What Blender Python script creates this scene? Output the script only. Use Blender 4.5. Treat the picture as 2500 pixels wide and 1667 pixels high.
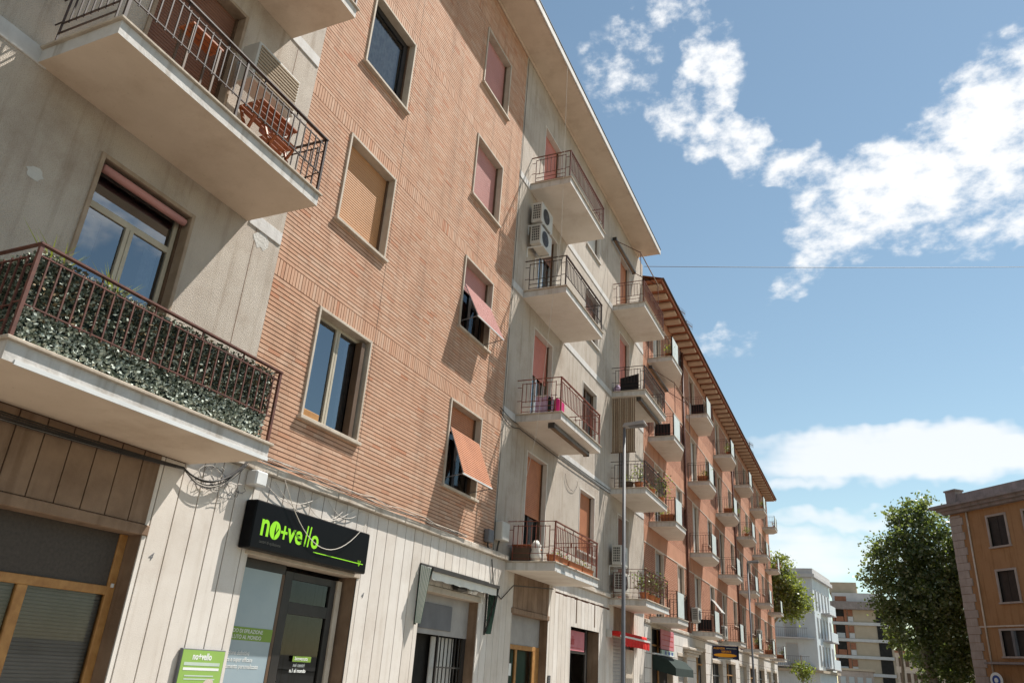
import bpy, math, random
from mathutils import Vector, Matrix
random.seed(7)
R = math.radians
for o in list(bpy.data.objects): bpy.data.objects.remove(o)
scene = bpy.context.scene
col = scene.collection

# ------------------------------------------------------------------ camera
cam_d = bpy.data.cameras.new('camera'); cam = bpy.data.objects.new('camera', cam_d); col.objects.link(cam)
cam_d.sensor_width = 36; cam_d.lens = 26.59; cam_d.clip_end = 2000; cam_d.clip_start = .05
YAW, PITCH, ROLL = R(25.192), R(23.296), R(4.010)
fw = Vector((-math.sin(YAW)*math.cos(PITCH), math.cos(YAW)*math.cos(PITCH), math.sin(PITCH)))
rt = fw.cross(Vector((0, 0, 1))).normalized(); up = rt.cross(fw)
r2 = rt*math.cos(ROLL)+up*math.sin(ROLL); u2 = up*math.cos(ROLL)-rt*math.sin(ROLL)
m3 = Matrix((r2, u2, -fw)).transposed()
cam.matrix_world = Matrix.Translation((7.2, 0, 1.6)) @ m3.to_4x4()
scene.camera = cam
scene.cycles.max_bounces = 6; scene.cycles.diffuse_bounces = 3; scene.cycles.glossy_bounces = 3; scene.cycles.transmission_bounces = 2; scene.cycles.transparent_max_bounces = 6; scene.cycles.caustics_reflective = False; scene.cycles.caustics_refractive = False

# ------------------------------------------------------------------ sun, sky, exposure
SUN = Vector((1, 1.43, 2.9)).normalized()
sl = bpy.data.lights.new('sun', 'SUN'); sl.energy = 5.0; sl.angle = R(.5); sl.color = (1, .95, .87)
so = bpy.data.objects.new('sun', sl); col.objects.link(so); so.location = (30, 40, 60)
so.rotation_euler = (-SUN).to_track_quat('-Z', 'Y').to_euler()
scene.view_settings.view_transform = 'Standard'; scene.view_settings.look = 'None'
scene.view_settings.exposure = 0.74; scene.view_settings.gamma = 1
W = bpy.data.worlds.new('World'); scene.world = W; W.use_nodes = True
nt = W.node_tree; nt.nodes.clear()
def N(t, **k):
    n = nt.nodes.new(t)
    for a, b in k.items(): setattr(n, a, b)
    return n
def L(a, b): nt.links.new(a, b)
def M(op, a, b=None, c=None):
    n = N('ShaderNodeMath', operation=op)
    for i, x in enumerate((a, b, c)):
        if x is None: continue
        if isinstance(x, (int, float)): n.inputs[i].default_value = x
        else: L(x, n.inputs[i])
    return n.outputs[0]
sky = N('ShaderNodeTexSky', sky_type='NISHITA'); sky.sun_disc = False
sky.sun_elevation = math.asin(SUN.z); sky.sun_rotation = math.atan2(SUN.x, SUN.y)
sky.air_density = 1.2; sky.dust_density = .1; sky.ozone_density = 2.2; sky.altitude = 800
bgs = N('ShaderNodeBackground'); bgs.inputs[1].default_value = .08
tint = N('ShaderNodeMix', data_type='RGBA', blend_type='MULTIPLY'); tint.inputs[0].default_value = 1; L(sky.outputs[0], tint.inputs[6]); tint.inputs[7].default_value = (1.20, 1.14, .93, 1); L(tint.outputs[2], bgs.inputs[0])
tc = N('ShaderNodeTexCoord'); sp = N('ShaderNodeSeparateXYZ'); L(tc.outputs['Generated'], sp.inputs[0])
az = M('MULTIPLY', M('ARCTAN2', sp.outputs[0], sp.outputs[1]), 57.2958)
el = M('MULTIPLY', M('ARCSINE', sp.outputs[2]), 57.2958)
cb = N('ShaderNodeCombineXYZ'); L(M('MULTIPLY', az, .8), cb.inputs[0]); L(el, cb.inputs[1])
def noise(vec, scale, detail, rough, sx=1, sy=1, off=(0, 0, 0), out=0):
    mp = N('ShaderNodeMapping'); mp.inputs['Scale'].default_value = (sx*scale, sy*scale, 1); mp.inputs['Location'].default_value = off
    L(vec, mp.inputs[0]); n = N('ShaderNodeTexNoise', noise_dimensions='2D'); n.inputs['Scale'].default_value = 1
    n.inputs['Detail'].default_value = detail; n.inputs['Roughness'].default_value = rough
    L(mp.outputs[0], n.inputs['Vector']); return n.outputs[out]
# each cloud group: azimuth, elevation (degrees), half length, half height, tilt, weight
BL = [(-16.5, 43.2, 4.5, 3.2, 10, .50), (-12.5, 46.5, 6, 1.6, 0, .42), (-7.8, 42.4, 3.6, 3.2, 60, .90), (-11, 39.4, 4.5, 2.4, -20, .72), (-6.8, 37.9, 5.5, 2.6, -25, .92),
      (-2.2, 35.6, 5, 2.0, -20, .80), (6.2, 32.6, 9.0, 4.2, 8, 1.2), (13.6, 35.0, 9, 4.6, 22, 1.15), (2.0, 30.4, 5, 2.6, -10, .85),
      (13, 29.0, 7, 2.0, 12, .70), (-1.8, 27.8, 4.2, 1.2, 24, .55), (-7.8, 23.4, 3.0, 1.3, 0, .5), (14, 20.2, 3, 1.2, 0, .5),
      (4.5, 14.9, 12.5, 2.3, -2, 1.7), (-3, 13.6, 6, .8, 3, .8), (17, 14.4, 10, 2.1, 0, 1.7), (0, 10.8, 8, .9, 4, .85), (9, 11.4, 11, .8, 3, .75), (7, 8.6, 14, 1.1, 3, .8), (-4, 8.4, 8, 2.0, 3, 1.0),
      (-50, 32, 16, 6, 10, .95), (-120, 28, 20, 7, 8, .95), (50, 30, 16, 6, -8, 1.0), (100, 35, 20, 7, 12, 1.0), (165, 36, 20, 8, 5, 1.0), (-70, 62, 24, 7, 10, .9), (150, 62, 28, 7, 10, .9)]
wn = noise(cb.outputs[0], .3, 3, .6, out='Color')
wv = N('ShaderNodeVectorMath', operation='MULTIPLY_ADD'); L(wn, wv.inputs[0]); wv.inputs[1].default_value = (4.5, 3.0, 0)
ae = N('ShaderNodeCombineXYZ'); L(M('SUBTRACT', az, 2.25), ae.inputs[0]); L(M('SUBTRACT', el, 1.5), ae.inputs[1]); L(ae.outputs[0], wv.inputs[2])
tot = None
for a0, e0, ra, re, rot, w in BL:
    mp = N('ShaderNodeMapping', vector_type='TEXTURE'); mp.inputs['Location'].default_value = (a0, e0, 0); mp.inputs['Rotation'].default_value = (0, 0, R(rot)); mp.inputs['Scale'].default_value = (ra, re, 1)
    L(wv.outputs[0], mp.inputs[0]); dt = N('ShaderNodeVectorMath', operation='DOT_PRODUCT'); L(mp.outputs[0], dt.inputs[0]); L(mp.outputs[0], dt.inputs[1])
    x = M('MULTIPLY_ADD', dt.outputs['Value'], -w, w); tot = M('MAXIMUM', x, 0.0 if tot is None else tot)
f1 = noise(cb.outputs[0], .46, 8, .60, sy=1.45)
low = M('MINIMUM', M('MAXIMUM', M('DIVIDE', M('SUBTRACT', 24, el), 8), 0), 1)            # far clouds near the horizon are flat layers
f3 = noise(cb.outputs[0], .5, 4, .5, sx=.30, sy=1.6, off=(3, 1, 0))
ff = M('ADD', M('MULTIPLY', f1, M('SUBTRACT', 1, low)), M('MULTIPLY', f3, low))
den = M('ADD', tot, M('MULTIPLY', M('SUBTRACT', ff, .5), M('SUBTRACT', 2.5, M('MULTIPLY', low, 1.6))))
mr = N('ShaderNodeMapRange', interpolation_type='SMOOTHSTEP'); L(den, mr.inputs[0])
mr.inputs[1].default_value = .02; mr.inputs[2].default_value = 1.15
alpha = M('MULTIPLY', mr.outputs[0], M('MINIMUM', M('MULTIPLY', tot, 6), 1))
alpha = M('MULTIPLY', alpha, M('GREATER_THAN', el, 0.0))
alpha = M('MULTIPLY', alpha, M('SUBTRACT', 1, M('MULTIPLY', low, .18)))
bgc = N('ShaderNodeBackground'); bgc.inputs[0].default_value = (.97, .985, 1, 1); bgc.inputs[1].default_value = .64
mx = N('ShaderNodeMixShader'); L(alpha, mx.inputs[0]); L(bgs.outputs[0], mx.inputs[1]); L(bgc.outputs[0], mx.inputs[2])
wo = N('ShaderNodeOutputWorld'); L(mx.outputs[0], wo.inputs[0])
W.cycles.sampling_method = 'MANUAL'; W.cycles.sample_map_resolution = 256

# ------------------------------------------------------------------ materials
MATS = {}
def mat(name, c, c2=None, rough=.8, nscale=3, spread=.12, bump=0, bscale=40, metal=0, streak=0, spec=.3, fine=0, speck=0, orand=0, damp=0):
    """base colour drifting between c and c2 by world-space noise, optional rain streaks, pits and bump"""
    m = bpy.data.materials.new(name); m.use_nodes = True; t = m.node_tree; t.nodes.clear()
    n = lambda k: t.nodes.new(k); l = t.links.new
    out = n('ShaderNodeOutputMaterial'); b = n('ShaderNodeBsdfPrincipled'); l(b.outputs[0], out.inputs[0])
    b.inputs['Roughness'].default_value = rough; b.inputs['Metallic'].default_value = metal
    b.inputs['Specular IOR Level'].default_value = spec
    if c2 is None: c2 = tuple(x*(1-spread) for x in c)
    g = n('ShaderNodeNewGeometry'); ns = n('ShaderNodeTexNoise'); l(g.outputs['Position'], ns.inputs['Vector'])
    ns.inputs['Scale'].default_value = nscale; ns.inputs['Detail'].default_value = 6; ns.inputs['Roughness'].default_value = .6
    rp = n('ShaderNodeValToRGB'); rp.color_ramp.elements[0].position = .32; rp.color_ramp.elements[1].position = .68
    rp.color_ramp.elements[0].color = (*c2, 1); rp.color_ramp.elements[1].color = (*c, 1); l(ns.outputs[0], rp.inputs[0]); cur = rp.outputs[0]
    def mul(cur, fac_out, dark, lo, hi, amt):
        r = n('ShaderNodeMapRange'); l(fac_out, r.inputs[0]); r.inputs[1].default_value = lo; r.inputs[2].default_value = hi
        r.inputs[3].default_value = 0; r.inputs[4].default_value = amt
        x = n('ShaderNodeMix'); x.data_type = 'RGBA'; x.blend_type = 'MULTIPLY'; l(r.outputs[0], x.inputs[0]); l(cur, x.inputs[6]); x.inputs[7].default_value = (*dark, 1)
        return x.outputs[2]
    if streak:
        mp = n('ShaderNodeMapping'); mp.inputs['Scale'].default_value = (6, 6, .35); l(g.outputs['Position'], mp.inputs[0])
        s = n('ShaderNodeTexNoise'); l(mp.outputs[0], s.inputs['Vector']); s.inputs['Scale'].default_value = 1.3; s.inputs['Detail'].default_value = 5
        cur = mul(cur, s.outputs[0], (.55, .48, .40), .52, .75, streak)
    if fine:
        s = n('ShaderNodeTexNoise'); l(g.outputs['Position'], s.inputs['Vector']); s.inputs['Scale'].default_value = 90; s.inputs['Detail'].default_value = 3
        cur = mul(cur, s.outputs[0], (.62, .58, .54), .48, .70, fine)
    if speck:
        s = n('ShaderNodeTexNoise'); l(g.outputs['Position'], s.inputs['Vector']); s.inputs['Scale'].default_value = 22; s.inputs['Detail'].default_value = 8; s.inputs['Roughness'].default_value = .8
        cur = mul(cur, s.outputs[0], (.45, .38, .32), .60, .72, speck)
    if damp:
        s = n('ShaderNodeTexNoise'); l(g.outputs['Position'], s.inputs['Vector']); s.inputs['Scale'].default_value = .9; s.inputs['Detail'].default_value = 9; s.inputs['Roughness'].default_value = .72
        cur = mul(cur, s.outputs[0], (.60, .50, .42), .50, .68, damp)
    if orand:
        oi = n('ShaderNodeObjectInfo'); cur = mul(cur, oi.outputs['Random'], (.80, .75, .70), 0, 1, orand)
    l(cur, b.inputs['Base Color'])
    if bump:
        s = n('ShaderNodeTexNoise'); l(g.outputs['Position'], s.inputs['Vector']); s.inputs['Scale'].default_value = bscale; s.inputs['Detail'].default_value = 4
        bp = n('ShaderNodeBump'); bp.inputs['Strength'].default_value = bump; bp.inputs['Distance'].default_value = .02; l(s.outputs[0], bp.inputs['Height']); l(bp.outputs[0], b.inputs['Normal'])
    MATS[name] = m; return m
def glass(name, tint=(.75, .8, .85), ior=2.0, rough=.02):
    m = bpy.data.materials.new(name); m.use_nodes = True; t = m.node_tree; t.nodes.clear()
    n = lambda k: t.nodes.new(k); l = t.links.new
    out = n('ShaderNodeOutputMaterial'); mxs = n('ShaderNodeMixShader'); fr = n('ShaderNodeFresnel'); fr.inputs[0].default_value = ior
    tr = n('ShaderNodeBsdfTransparent'); tr.inputs[0].default_value = (*tint, 1); gl = n('ShaderNodeBsdfGlossy'); gl.inputs['Roughness'].default_value = rough
    gl.inputs[0].default_value = (.85, .92, 1, 1)
    l(fr.outputs[0], mxs.inputs[0]); l(tr.outputs[0], mxs.inputs[1]); l(gl.outputs[0], mxs.inputs[2]); l(mxs.outputs[0], out.inputs[0])
    MATS[name] = m; return m
def brick_mat(name, attr):
    """brick colour drawn per brick (object random for single bricks, face attribute for the joined field)"""
    m = bpy.data.materials.new(name); m.use_nodes = True; t = m.node_tree; t.nodes.clear()
    n = lambda k: t.nodes.new(k); l = t.links.new
    out = n('ShaderNodeOutputMaterial'); b = n('ShaderNodeBsdfPrincipled'); l(b.outputs[0], out.inputs[0]); b.inputs['Roughness'].default_value = .85; b.inputs['Specular IOR Level'].default_value = .2
    if attr: a = n('ShaderNodeAttribute'); a.attribute_name = 'rnd'; f = a.outputs['Fac']
    else: a = n('ShaderNodeObjectInfo'); f = a.outputs['Random']
    rp = n('ShaderNodeValToRGB'); e = rp.color_ramp.elements
    e[0].position = 0; e[0].color = (.47, .225, .135, 1); e[1].position = 1; e[1].color = (.545, .36, .26, 1)
    for p, c in ((.05, (.495, .282, .186, 1)), (.35, (.51, .303, .205, 1)), (.7, (.525, .322, .222, 1))):
        x = e.new(p); x.color = c
    l(f, rp.inputs[0])
    g = n('ShaderNodeNewGeometry'); s = n('ShaderNodeTexNoise'); l(g.outputs['Position'], s.inputs['Vector']); s.inputs['Scale'].default_value = 1.1; s.inputs['Detail'].default_value = 7; s.inputs['Roughness'].default_value = .7
    r = n('ShaderNodeMapRange'); l(s.outputs[0], r.inputs[0]); r.inputs[1].default_value = .35; r.inputs[2].default_value = .7; r.inputs[3].default_value = .92; r.inputs[4].default_value = 1.05
    x = n('ShaderNodeMix'); x.data_type = 'RGBA'; x.blend_type = 'MULTIPLY'; x.inputs[0].default_value = 1; l(rp.outputs[0], x.inputs[6]); l(r.outputs[0], x.inputs[7])
    mp = n('ShaderNodeMapping'); mp.inputs['Scale'].default_value = (4, 4, .3); l(g.outputs['Position'], mp.inputs[0]); s3 = n('ShaderNodeTexNoise'); l(mp.outputs[0], s3.inputs['Vector']); s3.inputs['Scale'].default_value = 1; s3.inputs['Detail'].default_value = 6
    r3 = n('ShaderNodeMapRange'); l(s3.outputs[0], r3.inputs[0]); r3.inputs[1].default_value = .5; r3.inputs[2].default_value = .75; r3.inputs[3].default_value = 1.0; r3.inputs[4].default_value = .78
    x3 = n('ShaderNodeMix'); x3.data_type = 'RGBA'; x3.blend_type = 'MULTIPLY'; x3.inputs[0].default_value = 1; l(x.outputs[2], x3.inputs[6]); l(r3.outputs[0], x3.inputs[7])
    l(x3.outputs[2], b.inputs['Base Color'])
    s2 = n('ShaderNodeTexNoise'); l(g.outputs['Position'], s2.inputs['Vector']); s2.inputs['Scale'].default_value = 70; s2.inputs['Detail'].default_value = 3
    bp = n('ShaderNodeBump'); bp.inputs['Strength'].default_value = .35; bp.inputs['Distance'].default_value = .01; l(s2.outputs[0], bp.inputs['Height']); l(bp.outputs[0], b.inputs['Normal'])
    MATS[name] = m; return m
def course_mat(name, c1, c2, mortar, bw, bh, mort, flat=None, bumpd=.01):
    """brick or block courses too far off to pick apart, laid in the wall's own y/z plane"""
    m = bpy.data.materials.new(name); m.use_nodes = True; t = m.node_tree; t.nodes.clear()
    n = lambda k: t.nodes.new(k); l = t.links.new
    out = n('ShaderNodeOutputMaterial'); b = n('ShaderNodeBsdfPrincipled'); l(b.outputs[0], out.inputs[0]); b.inputs['Roughness'].default_value = .85; b.inputs['Specular IOR Level'].default_value = .2
    g = n('ShaderNodeNewGeometry'); s = n('ShaderNodeSeparateXYZ'); l(g.outputs['Position'], s.inputs[0]); ad = n('ShaderNodeMath'); l(s.outputs[0], ad.inputs[0]); l(s.outputs[1], ad.inputs[1])
    c = n('ShaderNodeCombineXYZ'); l(ad.outputs[0], c.inputs[0]); l(s.outputs[2], c.inputs[1])
    br = n('ShaderNodeTexBrick'); l(c.outputs[0], br.inputs['Vector']); br.inputs['Scale'].default_value = 1
    br.inputs['Brick Width'].default_value = bw; br.inputs['Row Height'].default_value = bh; br.inputs['Mortar Size'].default_value = mort; br.inputs['Mortar Smooth'].default_value = .2
    br.inputs['Color1'].default_value = (*c1, 1); br.inputs['Color2'].default_value = (*c2, 1); br.inputs['Mortar'].default_value = (*mortar, 1)
    ns = n('ShaderNodeTexNoise'); l(g.outputs['Position'], ns.inputs['Vector']); ns.inputs['Scale'].default_value = .9; ns.inputs['Detail'].default_value = 8; ns.inputs['Roughness'].default_value = .7
    r = n('ShaderNodeMapRange'); l(ns.outputs[0], r.inputs[0]); r.inputs[1].default_value = .3; r.inputs[2].default_value = .7; r.inputs[3].default_value = .82; r.inputs[4].default_value = 1.1
    x = n('ShaderNodeMix'); x.data_type = 'RGBA'; x.blend_type = 'MULTIPLY'; x.inputs[0].default_value = 1; l(br.outputs[0], x.inputs[6]); l(r.outputs[0], x.inputs[7]); l(x.outputs[2], b.inputs['Base Color'])
    bp = n('ShaderNodeBump'); bp.invert = True; bp.inputs['Strength'].default_value = .6; bp.inputs['Distance'].default_value = bumpd; l(br.outputs['Fac'], bp.inputs['Height']); l(bp.outputs[0], b.inputs['Normal'])
    MATS[name] = m; return m

mat('plaster', (.50, .44, .38), (.41, .35, .295), nscale=1.2, bump=.7, bscale=85, streak=.55, fine=.55, damp=.45)
mat('plaster_smooth', (.62, .585, .54), (.52, .48, .44), nscale=2, bump=.2, bscale=30, streak=.35)
mat('plaster_patch', (.52, .50, .47), (.42, .40, .37), nscale=4, bump=.5, bscale=30)
mat('band', (.58, .56, .54), (.48, .46, .44), nscale=3, bump=.25, bscale=30, streak=.3)
mat('soffit', (.65, .535, .43), (.58, .47, .37), nscale=1.6, bump=.12, bscale=25, streak=0, speck=.7, damp=.4)
mat('soffit_white', (.74, .685, .62), (.66, .60, .53), nscale=1.6, bump=.12, bscale=25, speck=.6, damp=.35)
mat('slab_edge', (.58, .555, .53), (.47, .445, .415), nscale=4, bump=.2, bscale=30, streak=.8, speck=.5, damp=.3)
mat('tile_edge', (.50, .43, .35), (.38, .31, .245), nscale=6, bump=.2, bscale=30)
mat('mortar', (.23, .145, .10), (.165, .10, .068), nscale=8, bump=.4, bscale=80)
mat('travertine', (.70, .655, .61), (.61, .56, .51), nscale=1.3, bump=.12, bscale=90, streak=.32, speck=.55, fine=.3, orand=.6, damp=.3)
mat('travertine_shaded', (.28, .19, .13), (.18, .115, .075), nscale=2.2, bump=.2, bscale=50, streak=.7, speck=.6, orand=.5)  # shaded copy of travertine: balcony and reveal shade put into the colour
mat('joint', (.17, .075, .048), (.11, .05, .03), nscale=6)
mat('stone_trim', (.52, .45, .375), (.42, .35, .28), nscale=3, bump=.25, bscale=40, streak=.35, speck=.4)
mat('cornice', (.60, .54, .47), (.38, .31, .245), nscale=4, bump=.5, bscale=30, streak=.4, speck=.6)
mat('sh_tan', (.50, .265, .13), (.44, .225, .105), rough=.55, nscale=2, spread=.1)
mat('sh_pink', (.48, .235, .215), (.43, .205, .185), rough=.5, nscale=2)
mat('sh_brown', (.20, .095, .06), (.16, .07, .045), rough=.5, nscale=2)
mat('sh_orange', (.47, .20, .105), (.38, .155, .08), rough=.55, nscale=3)
mat('sh_red', (.50, .19, .15), (.42, .15, .12), rough=.55, nscale=3)
mat('sh_white', (.62, .60, .57), (.50, .48, .45), rough=.5, nscale=3)
mat('sh_grey', (.36, .34, .325), (.28, .265, .255), rough=.5, nscale=3)
mat('sh_dim', (.27, .255, .24), (.21, .195, .18), rough=.5, nscale=3)
mat('trim_brown', (.36, .28, .21), (.26, .19, .135), nscale=4, bump=.3, bscale=40, streak=.4, speck=.5)
mat('cream', (.47, .42, .33), (.38, .335, .26), rough=.5)
mat('dark_frame', (.035, .03, .028), (.02, .018, .017), rough=.4)
mat('brown_frame', (.13, .08, .05), (.09, .055, .035), rough=.5)
mat('wood', (.42, .22, .075), (.30, .14, .045), rough=.5, nscale=9, streak=.3)
mat('wood_red', (.36, .11, .04), (.24, .07, .03), rough=.5, nscale=7)
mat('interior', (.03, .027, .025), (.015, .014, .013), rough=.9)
mat('curtain', (.45, .46, .48), (.30, .31, .33), rough=.9, nscale=9)
mat('net', (.075, .06, .05), (.05, .042, .036), rough=.7, nscale=30)
mat('rail_dark', (.03, .022, .02), (.06, .032, .024), rough=.55, nscale=14)
mat('rail_rust', (.24, .065, .036), (.11, .038, .026), rough=.6, nscale=12)
mat('rail_brown', (.155, .058, .042), (.08, .034, .026), rough=.6, nscale=12)
mat('metal_white', (.70, .70, .69), (.60, .60, .59), rough=.35)
mat('metal_grey', (.16, .16, .17), (.12, .12, .13), rough=.5)
mat('metal_dark', (.05, .045, .042), (.03, .028, .026), rough=.45)
mat('ac_white', (.52, .50, .46), (.44, .42, .38), rough=.45, streak=.15)
mat('black', (.012, .011, .012), (.008, .008, .009), rough=.35)
mat('sign_black', (.006, .006, .007), (.004, .004, .005), rough=.3, spec=.08)
mat('lime', (.30, .72, .02), (.27, .66, .02), rough=.4)
mat('poster_green', (.27, .43, .10), (.25, .40, .09), rough=.4)
mat('vinyl_green', (.19, .30, .05), (.17, .27, .04), rough=.4)
mat('print_white', (.75, .76, .74), (.70, .71, .69), rough=.5)
mat('print_dark', (.05, .05, .045), rough=.5)
mat('print_pale', (.50, .58, .50), (.42, .50, .42), rough=.5)
mat('print_skin', (.52, .36, .28), (.60, .56, .52), rough=.6, nscale=40)
mat('frosted', (.30, .37, .41), (.24, .31, .36), rough=.25, nscale=.8, spec=.5)
mat('cable', (.045, .04, .038), (.03, .027, .025), rough=.6)
mat('cable_pale', (.55, .50, .44), (.42, .38, .33), rough=.6)
mat('fab_white', (.72, .71, .66), (.62, .61, .56), rough=.9)
mat('fab_green', (.13, .25, .19), (.10, .20, .15), rough=.9)
mat('fab_dkgreen', (.02, .035, .03), (.015, .025, .022), rough=.9)
mat('fab_red', (.62, .02, .015), (.50, .015, .012), rough=.8)
mat('fab_black', (.018, .016, .018), (.012, .011, .012), rough=.9)
mat('fab_brown', (.22, .14, .09), (.13, .085, .055), rough=.9)
mat('cane', (.46, .37, .27), (.22, .16, .11), rough=.9, nscale=60)
mat('pink', (.70, .12, .22), (.60, .08, .17), rough=.7)
mat('magenta', (.60, .03, .18), (.5, .02, .14), rough=.8)
mat('sheet_pale', (.55, .42, .55), (.42, .30, .46), rough=.9, nscale=12)
mat('terracotta', (.46, .17, .07), (.36, .12, .05), rough=.8, nscale=9)
mat('ivy', (.17, .20, .145), (.055, .072, .05), rough=.65, nscale=9, spec=.25)
mat('ivy_pale', (.50, .53, .45), (.25, .28, .22), rough=.6, nscale=9, spec=.3)
mat('ivy_sunlit', (.62, .66, .58), (.34, .38, .32), rough=.6, nscale=5, spec=.3)  # brighter leaf copy, sunlight on the screen's lower band put into the colour
mat('ivy_dead', (.24, .17, .09), (.12, .09, .05), rough=.8, nscale=9)
def leaf_mat(name, c, c2, tr):
    """leaf: diffuse and gloss on top, light passing through from behind"""
    m = mat(name, c, c2, rough=.42, nscale=1.8, spec=.5); t = m.node_tree; b = next(n for n in t.nodes if n.type == 'BSDF_PRINCIPLED'); o = next(n for n in t.nodes if n.type == 'OUTPUT_MATERIAL')
    tl = t.nodes.new('ShaderNodeBsdfTranslucent'); tl.inputs[0].default_value = (*tr, 1); x = t.nodes.new('ShaderNodeMixShader'); x.inputs[0].default_value = .42
    t.links.new(b.outputs[0], x.inputs[1]); t.links.new(tl.outputs[0], x.inputs[2]); t.links.new(x.outputs[0], o.inputs[0])
leaf_mat('leaf', (.14, .175, .065), (.07, .095, .035), (.20, .26, .045)); leaf_mat('leaf_light', (.24, .27, .07), (.12, .15, .035), (.34, .40, .04)); leaf_mat('leaf_pale', (.34, .37, .24), (.22, .25, .15), (.25, .30, .08))
mat('leaf_dry', (.22, .17, .06), (.10, .09, .03), rough=.6, nscale=9)
mat('bark', (.34, .31, .26), (.20, .17, .14), rough=.9, nscale=3, bump=.4, bscale=15)
mat('orange_plaster', (.49, .24, .15), (.42, .20, .12), nscale=1.5, bump=.2, streak=.55, damp=.5)
mat('orange_trim', (.60, .50, .42), (.48, .39, .32), nscale=3, streak=.3)
mat('rafter', (.58, .42, .30), (.48, .33, .23), nscale=3)
mat('rust_board', (.36, .13, .065), (.27, .09, .045), nscale=3)
mat('roof_edge', (.09, .06, .05), (.06, .045, .04), nscale=5)
mat('panel_glass', (.60, .64, .62), (.50, .55, .53), rough=.5, spec=.3, streak=.3)
mat('ochre', (.38, .21, .10), (.31, .165, .078), nscale=.9, streak=.65, speck=.3, damp=.5)
mat('quoin', (.40, .335, .30), (.31, .255, .225), nscale=2, streak=.3)
mat('grey_cornice', (.30, .25, .24), (.20, .17, .16), nscale=2, streak=.4)
mat('pale_blue', (.60, .65, .68), (.53, .58, .61), nscale=1, streak=.2)
mat('pale_grey', (.40, .42, .43), (.36, .38, .39), nscale=1)  # plain grey for blinds, shutters, far windows and balcony fronts
mat('beige', (.44, .36, .27), (.38, .31, .23), nscale=1)
mat('pale_slab', (.55, .54, .54), (.45, .44, .44), nscale=1)
mat('brick_far', (.32, .14, .08), (.24, .10, .06), nscale=2)
mat('asphalt', (.085, .081, .077), (.062, .06, .058), rough=.9, nscale=8, bump=.4, bscale=60)
mat('paving', (.34, .30, .25), (.28, .245, .20), rough=.85, nscale=3, bump=.2)
mat('kerb', (.36, .35, .33), (.28, .27, .26), rough=.8)
mat('paint_white', (.72, .72, .70), (.58, .58, .56), rough=.7)
mat('earth', (.22, .19, .15), (.16, .14, .11), rough=.95, nscale=1)
mat('sign_navy', (.012, .012, .05), (.009, .009, .035), rough=.4)
mat('sign_yellow', (.75, .33, .015), (.68, .28, .012), rough=.4)
mat('sign_red', (.52, .045, .04), (.42, .035, .03), rough=.45)
mat('sign_pink', (.58, .22, .24), (.50, .16, .19), rough=.5)
mat('sign_blue', (.03, .07, .28), rough=.4)
glass('pane', (.55, .6, .68), ior=2.9); glass('pane_dark', (.82, .80, .77), 1.4); glass('pane_soft', (.85, .86, .88), 1.6); glass('pane_green', (.45, .62, .55), 1.6)
brick_mat('brick', False); brick_mat('brick_field', True)
course_mat('orange_brick', (.43, .195, .118), (.49, .245, .155), (.22, .10, .063), .25, .07, .012)
course_mat('stone_blocks', (.64, .60, .56), (.57, .53, .49), (.24, .18, .15), 1.1, .48, .012)

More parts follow.
